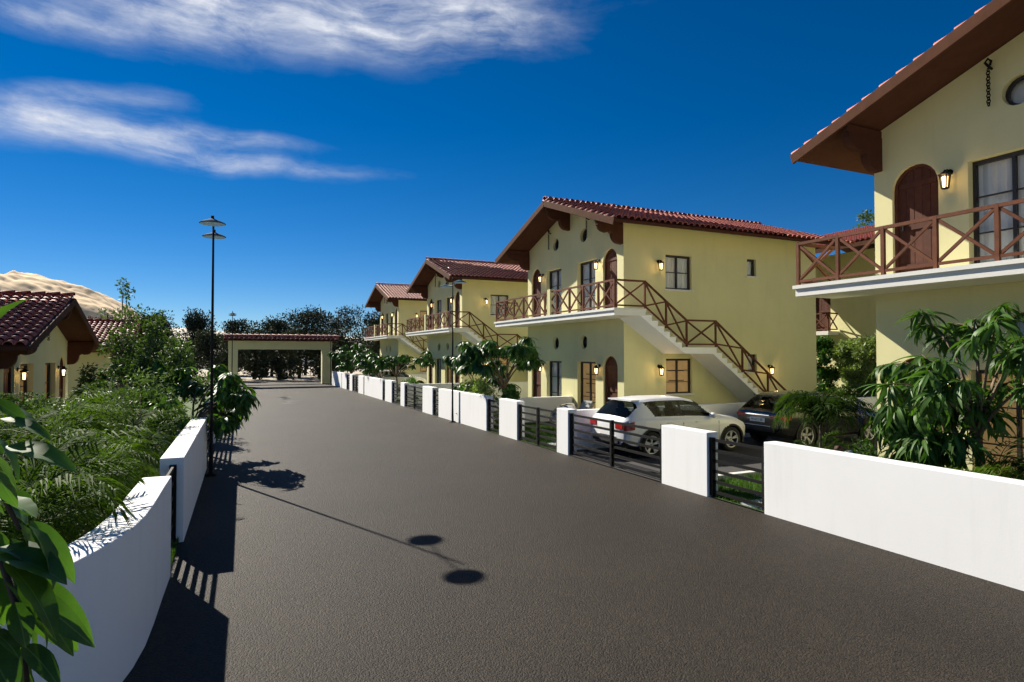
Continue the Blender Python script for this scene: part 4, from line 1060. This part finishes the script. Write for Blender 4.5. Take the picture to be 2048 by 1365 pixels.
# ---------------- right side
droop_tree('large drooping-leaved tree in front of the nearest house', (9.75, 5.25, 0), 3.5, 1.1, 11, .48, leaf_lib('h1', 'leaf_veined', .48, .066, (1.3, 1.7, 2.0, 2.3, 1.1, .8)), 300, 'drooping trees in the right-hand gardens', 24, .40, (-.05, .25), lo=.62)
droop_tree('drooping-leaved bush low beside the brown door of the nearest house', (9.45, 5.95, 0), 2.15, .5, 8, .5, leaf_lib('h1b', 'leaf_veined', .52, .074, (1.5, 2.0, 2.3)), 200, 'drooping trees in the right-hand gardens', 18, .3, (0, 0), sub=2)
palm('dark feathery palm clump at the right edge behind the foreground wall', (9.55, 4.0, 0), .9, 30, 1.1, FR, 'palm clumps', .55)
palm('second feathery palm clump near the right edge under the drooping tree', (9.35, 4.75, 0), .8, 26, .95, FR, 'palm clumps', .4)
droop_tree('middle drooping bush below the large tree at the nearest house', (9.6, 5.5, 0), 2.35, .6, 8, .5, leaf_lib('h1c', 'leaf_veined', .50, .070, (1.4, 1.9, 2.3, 1.1)), 200, 'drooping trees in the right-hand gardens', 18, .35, (0, 0), sub=2)
palm('slender young palm with thin stem in front of the black car', (9.3, 7.45, 0), .5, 30, 1.05, FR_S, 'palm clumps', 1.42)
palm('low feathery palm at the foot of the slender young palm', (9.75, 7.75, 0), .6, 22, .85, FR_S, 'palm clumps', .55)
palm('yellow-stemmed small palm beside the slender young palm', (9.35, 6.85, 0), .5, 9, .75, FR_S, 'palm clumps', .45, 'leaf_yellow')
cloud_shrub('garden_shrub', 'low dark shrub at the corner of the nearest house', (11.3, 8.0, 0), .6, .7, .1, .75, 1800, .085, 'leaf', grp='garden shrubs')
cloud_shrub('garden_shrub', 'leafy ground shrub along the back of the foreground wall', (8.75, 6.3, 0), .35, 1.2, .1, .95, 2200, .08, 'leaf', grp='garden shrubs')
def flower_spike():
    T = empty('flower_spike', (9.45, 6.82, 0)); tag(T, 'tall blue flower spike above the yellow-stemmed palm', 'flower')
    MB().tube([(0, 0, 0), (.01, 0, 1.0), (0, 0, 1.86)], .007, 5).build('stem', 'leaf', T); b = MB()
    for k in range(70):
        z = 1.42 + .45 * k / 70; a = k * 2.4; r = .035 * (1 - .5 * k / 70); d = V((cos(a), sin(a), .4)); p = V((0, 0, z)) + d * r * .3
        sd = V((-sin(a), cos(a), 0)) * .016; b.add([p, p + d * r + sd, p + d * r * 1.5, p + d * r - sd], [(0, 1, 2, 3)])
    b.build('petals', 'flower', T, fix=False)
flower_spike()
def ornament():
    T = empty('garden_ornament', (8.95, 6.72, 0)); tag(T, 'small white and brown garden ornament peeping over the foreground wall', 'ornament')
    M['orn_brown'] = mat('ornament_brown', (.12, .05, .03), .6, .3, 20); M['orn_white'] = mat('ornament_white', (.68, .64, .58), .7, .15, 20)
    MB().lathe([(0, 0), (.10, 0), (.08, .1), (.07, .80), (.11, .86), (0, .88)], 12).build('pedestal', 'slab', T, smooth=True)
    def egg(c, a, b_, h, nm, mt, tilt=0.0):
        mbb = MB().lathe([(max(.0005, a * sin(pi * k / 8)), -h * cos(pi * k / 8)) for k in range(9)], 12)
        mm = Matrix.Translation(c) @ Matrix.Rotation(tilt, 4, 'X') @ Matrix.Scale(b_ / a, 4, (1, 0, 0)); mbb.v = [tuple(mm @ V(v)) for v in mbb.v]; return mbb.build(nm, mt, T, smooth=True)
    egg((0, -.03, .98), .085, .085, .15, 'body', 'orn_white', 1.1); egg((0, .13, 1.07), .06, .06, .065, 'head', 'orn_brown'); egg((0, -.17, .98), .05, .04, .11, 'tail', 'orn_brown', -.5)
    MB().lathe([(.022, 0), (0, .05)], 8, (0, .18, 1.05)).build('beak', 'leaf_yellow', T)
ornament()
droop_tree('drooping-leaved tree in front of the house with the outside staircase', (9.15, 20.6, 0), 3.35, 1.75, 9, .50, LIB_FAR, 0, 'drooping trees in the right-hand gardens', 34, .38, (0, .4), mt='leaf_dark', sub=4, tr=.06)
droop_tree('leaning drooping-leaved tree behind the wall with the street lamp', (9.3, 23.3, 0), 2.6, 1.5, 9, .50, LIB_FAR, 0, 'drooping trees in the right-hand gardens', 34, .3, (0, .2), mt='leaf_dark')
cloud_shrub('garden_shrub', 'round shrub showing through the gate beside the drooping tree', (8.75, 18.9, 0), .45, .8, .15, 1.25, 2600, .10, 'leaf', grp='garden shrubs')
cloud_shrub('garden_shrub', 'pale-leaved shrub behind the wall with the street lamp', (8.7, 22.0, 0), .35, 2.2, .2, 1.35, 3000, .12, 'leaf_light', grp='garden shrubs')
droop_tree('drooping-leaved tree in front of the middle house', (9.2, 36.6, 0), 3.15, 1.9, 8, .60, LIB_FAR, 0, 'drooping trees in the right-hand gardens', 25, .38, (0, 0), mt='leaf_dark', tr=.07, sub=4)
droop_tree('dense drooping-leaved tree left of the one before the middle house', (9.2, 40.8, 0), 2.7, 1.7, 8, .60, LIB_FAR, 0, 'drooping trees in the right-hand gardens', 34, .3, (0, .3), mt='leaf_dark', sub=4)
droop_tree('drooping-leaved tree beside the far white wall near the gateway', (9.4, 47.6, 0), 3.3, 2.1, 9, .62, LIB_FAR, 0, 'drooping trees in the right-hand gardens', 34, .3, (0, 0), mt='leaf_dark', sub=4)
droop_tree('farthest drooping-leaved tree right of the gateway', (9.2, 52.3, 0), 3.2, 1.9, 9, .62, LIB_FAR, 0, 'drooping trees in the right-hand gardens', 34, .3, (0, 0), mt='leaf_dark', sub=4)
cloud_shrub('garden_shrub', 'shrub showing through the gate of the middle house', (8.8, 32.0, 0), .45, .9, .15, 1.2, 2000, .11, 'leaf', grp='garden shrubs')
def spiky(label, base, n, s, pot=True):
    T = empty('potted_plant' if pot else 'spiky_plant', base); tag(T, label, 'plant'); b = MB(); vs, fs = leaf_geo(.55, .05, 1.0, .3, 5)
    if pot: MB().lathe([(0, 0), (.13, 0), (.18, .30), (.19, .34), (.16, .34), (.15, .30), (0, .30)], 16).build('pot', 'pot', T, smooth=True)
    z0 = .30 if pot else 0; MB().tube([(0, 0, z0 - .02), (.02, 0, z0 + .3)], .02, 6).build('stem', 'trunk', T)
    for k in range(n):
        d = rnd_dir(.0, .9); m = frame(V((0, 0, z0 + random.uniform(.05, .35))), d, 0, s * random.uniform(.7, 1.2)); b.add([m @ V(v) for v in vs], fs)
    b.build('leaves', 'leaf_yellow', T, fix=False)
spiky('yellow-green spiky potted plant beside the lower door behind the white car', (11.9, 17.2, .0), 46, 1.05)
spiky('yellow-green spiky plant on the terrace behind the lamp-post tree', (9.6, 22.4, 0), 30, 1.1, False)

# hedge and bushes between the two nearest houses
cloud_shrub('hedge_bush', 'dark bush at the corner behind the house with the staircase', (25.6, 20.6, 0), .9, .9, .4, 3.3, 6000, .17, 'leaf_dark', lumps=26, grp='bushes behind the parked cars')
cloud_shrub('hedge_bush', 'pale-leaved bush in the middle under the tiny balcony', (26.0, 19.3, 0), .9, 1.1, .4, 3.0, 7000, .17, 'leaf_light', lumps=30, grp='bushes behind the parked cars')
cloud_shrub('hedge_bush', 'tall leafy bush behind the corner of the nearest house', (25.9, 18.0, 0), .9, 1.0, .4, 3.2, 7000, .17, 'leaf_light', lumps=30, grp='bushes behind the parked cars')
cloud_shrub('clipped_hedge', 'low clipped hedge on the planter behind the black car', (22.6, 15.7, 0), .8, 1.6, .7, 1.45, 4200, .09, 'leaf_dark', grp='bushes behind the parked cars')
cloud_shrub('slender_tree', 'slender sparse tree rising above the roof of the back house', (37, 25.8, 0), 1.3, 1.3, 7.6, 11.6, 1300, .24, 'leaf_fine', 'tree', stems=12, lumps=22)

# ---------------- left side
def fg_plant():
    """big-leaved plant close to the camera at the left edge"""
    T = empty('broadleaf_plant', (-1.55, 3.0, 0)); tag(T, 'big-leaved plant close up at the left edge of the picture', 'plant')
    o = V((-1.55, 3.0, 0)); D = 2.55
    tk = MB()
    def stem(pts, r0, r1): P = [q - o for q in pts]; n = len(P); tk.tube(P, [r0 + (r1 - r0) * i / (n - 1) for i in range(n)], 7)
    stem([o, at(-170, 1300, D + .15), at(-60, 1080, D + .1), at(-40, 900, D), at(-30, 720, D)], .030, .012)
    stem([at(-60, 1080, D + .1), at(5, 1125, D), at(32, 1210, D - .05), at(50, 1300, D - .1), at(54, 1365, D - .1)], .018, .009)
    stem([at(-40, 900, D), at(10, 1000, D), at(40, 1060, D)], .014, .008)
    tk.build('stem', 'trunk_dark', T, smooth=True)
    leaves = [  # base px, tip px, width px, depth offset, twist
        (12, 893, 144, 928, 52, 0, .3), (0, 838, 100, 868, 34, .06, .2), (-20, 870, 58, 952, 44, .1, -.4), (-25, 660, 38, 585, 34, .1, .1), (-20, 800, 50, 842, 30, .08, .5),
        (-20, 1000, 78, 1020, 66, .02, -.2), (-10, 940, 18, 1015, 30, -.05, .9), (20, 985, 62, 1030, 36, .12, .8), (60, 1042, 151, 1158, 40, .05, .5), (58, 1052, 137, 1160, 58, .0, -.5),
        (0, 1110, 130, 1150, 70, -.05, .1), (5, 1120, 137, 1250, 66, -.08, -.2), (40, 1150, 176, 1280, 52, .02, .6), (35, 1165, 160, 1306, 44, -.06, .9), (40, 1160, 128, 1276, 40, .08, -.6),
        (30, 1205, 52, 1290, 42, -.1, .2), (10, 1130, 85, 1252, 40, .06, -.8), (-30, 1150, 14, 1245, 44, 0, .3), (-25, 1260, 45, 1300, 36, -.12, -.2), (45, 1290, 118, 1365, 40, -.1, .2),
        (-30, 1290, 26, 1400, 60, -.14, .4), (52, 1300, 45, 1400, 34, -.06, .8), (-40, 1060, 20, 1130, 50, .1, .2), (-60, 960, 12, 990, 60, .12, -.3), (-70, 760, -5, 800, 44, .05, .2), (-40, 1340, 40, 1420, 60, -.05, .2),
        (-90, 880, 0, 900, 60, .15, .5), (-60, 1180, 30, 1200, 60, .15, -.4), (-80, 1100, 8, 1180, 50, .2, .4), (-100, 700, -20, 690, 50, .1, .4)]
    more = []
    for q in leaves[1:26]:
        jx, jy = random.uniform(-38, 6), random.uniform(-45, 35)
        more.append((q[0] + jx, q[1] + jy, min(q[2] + jx * 1.3, 150) + random.uniform(-22, 6), q[3] + jy + random.uniform(-15, 25), q[4] * random.uniform(.75, 1.05), q[5] + random.uniform(.06, .22), q[6] + random.uniform(-.5, .5)))
    for bx_, by_, tx, ty, wpx, dd, tw in leaves + more:
        d = D + dd; a = at(bx_, by_, d); b = at(tx, ty, d - .02 + dd * .3); Lx = (b - a).length * 1.06; Wd = wpx / FPX * d
        vs, fs = leaf_geo(Lx, Wd * 1.08, .55, .30, 10, .05, 0)
        bm = MB().add(vs, fs); o_ = bm.build('leaf', 'leaf_veined', T, smooth=True, fix=False)
        m = frame(a - o, (b - a) + V((0, 0, Lx * .18)), tw * .9); o_.matrix_basis = m
fg_plant()

def lamp_tree():
    droop_tree('drooping-leaved tree overhanging the road by the left street lamp', (-.85, 16.4, 0), 2.45, 1.1, 12, .50, leaf_lib('lt', 'leaf_veined', .50, .10, (1.3, 1.7, 2.1, 2.4, 1.0)), 300, None, 22, .34, (.42, -.2), sub=3, lo=.42)
    droop_tree('drooping-leaved bush behind the tree by the left street lamp', (-1.55, 18.0, 0), 3.0, .8, 8, .46, LIB_MID, 0, None, 18, .4, mt='leaf', sub=3)
lamp_tree()
k = 0
LAB = ['feathery palm clump right behind the curved white wall', 'feathery palm clump at the middle of the curved wall', 'feathery palm clump at the far end of the curved wall', 'feathery palm clump behind the narrow left gate', 'feathery palm clump behind the straight left wall',
       'feathery palm clump near the end of the straight left wall', 'feathery palm clump deeper in the left garden behind the big leaves', 'feathery palm clump in the centre of the left garden', 'feathery palm clump beyond the centre of the left garden', 'feathery palm clump below the fine-leaved tree',
       'feathery palm clump beside the low terrace wall', 'feathery palm clump at the far left of the garden', 'feathery palm clump under the low house', 'feathery palm clump in the front left bed', 'feathery palm clump next to the left divider wall', 'feathery palm clump between the terrace wall and the fine-leaved tree']
for (x, y, s, n) in ((-1.35, 6.2, .95, 24), (-1.5, 7.3, 1.05, 26), (-1.55, 8.5, 1.1, 26), (-1.5, 9.9, 1.1, 26), (-1.5, 11.6, 1.1, 24), (-1.4, 13.4, 1.1, 24), (-2.6, 7.6, 1.15, 26), (-2.8, 9.2, 1.2, 26), (-2.7, 11.0, 1.2, 26), (-2.7, 13.2, 1.2, 24),
                     (-4.0, 15.2, 1.2, 22), (-4.0, 9.8, 1.2, 24), (-4.2, 12.4, 1.2, 24), (-2.1, 5.6, .95, 22), (-1.6, 15.6, 1.0, 20), (-3.2, 16.4, 1.15, 20)):
    palm(LAB[k], (x - .18, y, 0), .9, n, s, FR, 'palm clumps in the left garden', random.uniform(.45, .95)); k += 1
cloud_shrub('fine_leaved_tree', 'fine-leaved tree with many small leaves before the low left house', (-2.1, 18.8, 0), 1.2, 1.1, .7, 3.6, 8500, .105, 'leaf_fine', 'tree', stems=14, lumps=46)
cloud_shrub('fine_leaved_tree', 'second fine-leaved tree nearer to the left street lamp', (-1.5, 22.5, 0), .9, 1.2, .8, 3.0, 5000, .105, 'leaf_fine', 'tree', stems=12, lumps=36)
cloud_shrub('fine_leaved_tree', 'thin fine-leaved tree whose sparse top shows against the rock dome', (-2.85, 21.2, 0), .5, .5, 2.6, 4.7, 420, .11, 'leaf_fine', 'tree', stems=9, lumps=16)
for x, y, z1_, lb in ((-1.6, 14.4, 2.2, 'grey-green fine-leaved shrub behind the straight left wall'), (-2.3, 11.3, 1.4, 'grey-green fine-leaved shrub among the palms in the left garden'), (-3.3, 14.8, 1.6, 'grey-green fine-leaved shrub deeper behind the straight left wall')):
    cloud_shrub('fine_leaved_shrub', lb, (x, y, 0), .85, .95, .5, z1_, 2600, .085, 'leaf_fine', grp='fine-leaved shrubs in the left garden', stems=10, lumps=26, aspect=.32)
for x, y, lb in ((-.5, 66, 'dark low bush at the foot of the trees left in the gateway opening'), (2.9, 66.5, 'dark low bush left of the middle of the gateway opening'), (5.9, 66, 'dark low bush right of the middle of the gateway opening'), (9.2, 66.3, 'dark low bush at the right of the gateway opening')):
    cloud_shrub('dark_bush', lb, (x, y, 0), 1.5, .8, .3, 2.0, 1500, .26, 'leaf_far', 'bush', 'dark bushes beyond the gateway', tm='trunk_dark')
cloud_shrub('garden_shrub', 'leafy shrub before the terrace wall of the low left house', (-4.3, 18.6, 0), .6, .8, .1, 1.3, 2000, .10, 'leaf', grp='garden shrubs')
cloud_shrub('garden_shrub', 'dark shrub beside the door of the low left house', (-4.2, 25.8, 0), .7, .8, .3, 2.2, 2500, .12, 'leaf_dark', grp='garden shrubs')
spiky('spiky plant before the window of the low left house', (-4.55, 19.3, 0), 40, 1.3, False)

# ---------------- dark trees beyond the gateway
def far_tree(x, y, h, r, label, crown0=.25):
    T = empty('dark_tree', (x, y, 0)); tag(T, label, 'tree', 'dark trees beyond the gateway'); tk = MB(); b = MB(); tips = []
    top = V((random.uniform(-.4, .4), 0, h * .86)); tr = [V((0, 0, 0)), V((.15, 0, h * .3)), top * .6, top]; tk.tube(tr, [.20, .16, .11, .04], 7)
    for k in range(36):
        t = random.uniform(crown0, 1.0); p = top * t; a = random.uniform(0, 2 * pi); rr = r * (1.15 - t * .72) * random.uniform(.45, 1.1); e = p + V((rr * cos(a), rr * sin(a), random.uniform(-.1, .28) * rr + .3)); tk.tube([p, (p + e) / 2 + V((0, 0, .12)), e], [.055, .035, .012], 4)
        for q in range(4): tips.append((p.lerp(e, random.uniform(.25, 1.08)) + rnd_dir() * .25, random.uniform(.34, .66) * r * .42))
    for c, s in tips:
        for q in range(60 if h > 5.7 else 22):
            d = rnd_dir(); p = c + V((d.x * s, d.y * s, d.z * s * .7)) * random.random() ** .5; l = random.uniform(.14, .36); dr = (d + rnd_dir() * .8 + V((0, 0, .25))).normalized(); sd = dr.cross(rnd_dir()).normalized() * l * .26
            b.add([p, p + dr * l * .5 - sd, p + dr * l, p + dr * l * .5 + sd], [(0, 1, 2, 3)])
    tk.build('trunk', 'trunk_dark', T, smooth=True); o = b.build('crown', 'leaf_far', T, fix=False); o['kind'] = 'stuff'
FT = [(-23, 88, 6.9, 3.2, 'dark tree left of the rock slope behind the low houses'), (-18.5, 84, 7.4, 3.0, 'spiky dark tree behind the second low house'), (-13.5, 86, 7.0, 3.2, 'dark tree left of the tall left street lamp'), (-8.0, 83, 8.3, 3.0, 'taller dark tree left of the left street lamp pole'),
      (-3.6, 80, 8.0, 2.8, 'dark tree just right of the left street lamp pole'), (.6, 84, 7.1, 2.8, 'dark tree above the left end of the gateway roof'), (4.6, 78, 7.2, 2.6, 'dark tree above the middle of the gateway'), (8.6, 80, 9.0, 3.6, 'tall dark tree above the right half of the gateway'),
      (12.8, 82, 9.6, 3.8, 'tallest dark tree right of the gateway'), (17.4, 79, 8.6, 3.6, 'dark tree between gateway and the farthest house'), (21.5, 84, 8.2, 3.2, 'dark tree partly behind the farthest house'),
      (2.4, 69, 5.2, 2.4, 'low dark tree framed by the left half of the gateway'), (6.9, 70, 5.4, 2.6, 'low dark tree framed by the right half of the gateway'), (-1.8, 70, 5.0, 2.2, 'low dark tree behind the left gateway pillar'), (11.0, 68, 5.6, 2.6, 'low dark tree behind the right gateway pillar'), (.3, 67, 4.6, 2.2, 'bushy dark tree just inside the left gateway pillar'), (4.6, 66.5, 4.8, 2.4, 'bushy dark tree in the middle of the gateway opening'), (8.6, 67, 4.8, 2.2, 'bushy dark tree just inside the right gateway pillar'), (-6.5, 72, 6.4, 2.8, 'broad dark tree behind the far left wall'), (-11.0, 76, 6.6, 3.0, 'broad dark tree over the second low house'), (-16.5, 78, 7.0, 3.0, 'dark tree over the roof of the low left house'), (15.0, 66, 6.0, 2.6, 'low dark tree behind the farthest drooping tree')]
for x, y, h, r, lb in FT: far_tree(x, y, h, r * (1.4 if h > 5.7 else 1.1), lb, .12)

# ---------------- terrace chairs
def wicker_chair(loc, rz, label):
    T = empty('wicker_chair', loc, rz); tag(T, label, 'chair', 'wicker chairs on the terrace')
    def bowl(prof, nm, m):
        b = MB().lathe(prof, 24); mm = Matrix.Translation((0, 0, .46)) @ Matrix.Rotation(R(38), 4, 'Y'); b.v = [tuple(mm @ V(v)) for v in b.v]; return b.build(nm, m, T, smooth=True)
    bowl([(0, -.20), (.22, -.16), (.40, -.03), (.50, .14), (.53, .15), (.52, .11), (.43, -.07), (.24, -.20), (0, -.24)], 'shell', 'wicker')
    bowl([(0, -.08), (.20, -.06), (.34, .02), (.44, .13), (.40, .06), (.25, -.10), (0, -.15)], 'cushion', 'cushion')
    MB().lathe([(.30, 0), (.33, .02), (.24, .14), (.20, .24), (.17, .24), (.22, .12), (.30, 0)], 20).build('base', 'wicker', T, smooth=True)
wicker_chair((10.4, 18.3, .02), R(200), 'round wicker chair with grey cushion beside the low terrace wall')
def lounger(loc, rz, label):
    T = empty('reclined_chair', loc, rz); tag(T, label, 'chair')
    MB().beam((0, 0, .32), (.75, 0, .30), .55, .06).build('seat', 'wicker', T); MB().beam((0, 0, .33), (-.45, 0, .85), .55, .06).build('backrest', 'wicker', T); MB().beam((.02, 0, .40), (-.40, 0, .90), .48, .07).build('cushion', 'cushion', T)
    for x in (.05, .68):
        for y in (-.23, .23): MB().beam((x, y, 0), (x, y, .30), .04, .04).build('leg', 'wood', T)
lounger((11.3, 18.8, .02), R(190), 'reclined wooden chair with striped cushion next to the wicker chair')

# ---------------- grass in the front gardens near the gates
def grass(name, x0, y0, x1, y1, n, lab, h=.09):
    b = MB()
    for k in range(n):
        x, y = random.uniform(x0, x1), random.uniform(y0, y1); a = random.uniform(0, 2 * pi); hh = h * random.uniform(.5, 1.3); dx, dy = cos(a) * .008, sin(a) * .008; lx, ly = random.uniform(-.04, .04), random.uniform(-.04, .04)
        b.add([(x - dx, y - dy, .012), (x + dx, y + dy, .012), (x + lx, y + ly, .012 + hh)], [(0, 1, 2)])
    tag(b.build(name, 'grass', fix=False), lab, 'grass', kind='stuff')
grass('grass', 8.02, 6.0, 11.5, 10.0, 16000, 'short grass around the stepping slabs inside the nearest gate')
grass('grass', 8.02, 14.7, 11.5, 20.5, 14000, 'short grass in front of the terrace with the wicker chair')
grass('grass', -1.0, 8.3, -.62, 9.7, 2500, 'tuft of grass under the narrow left gate')
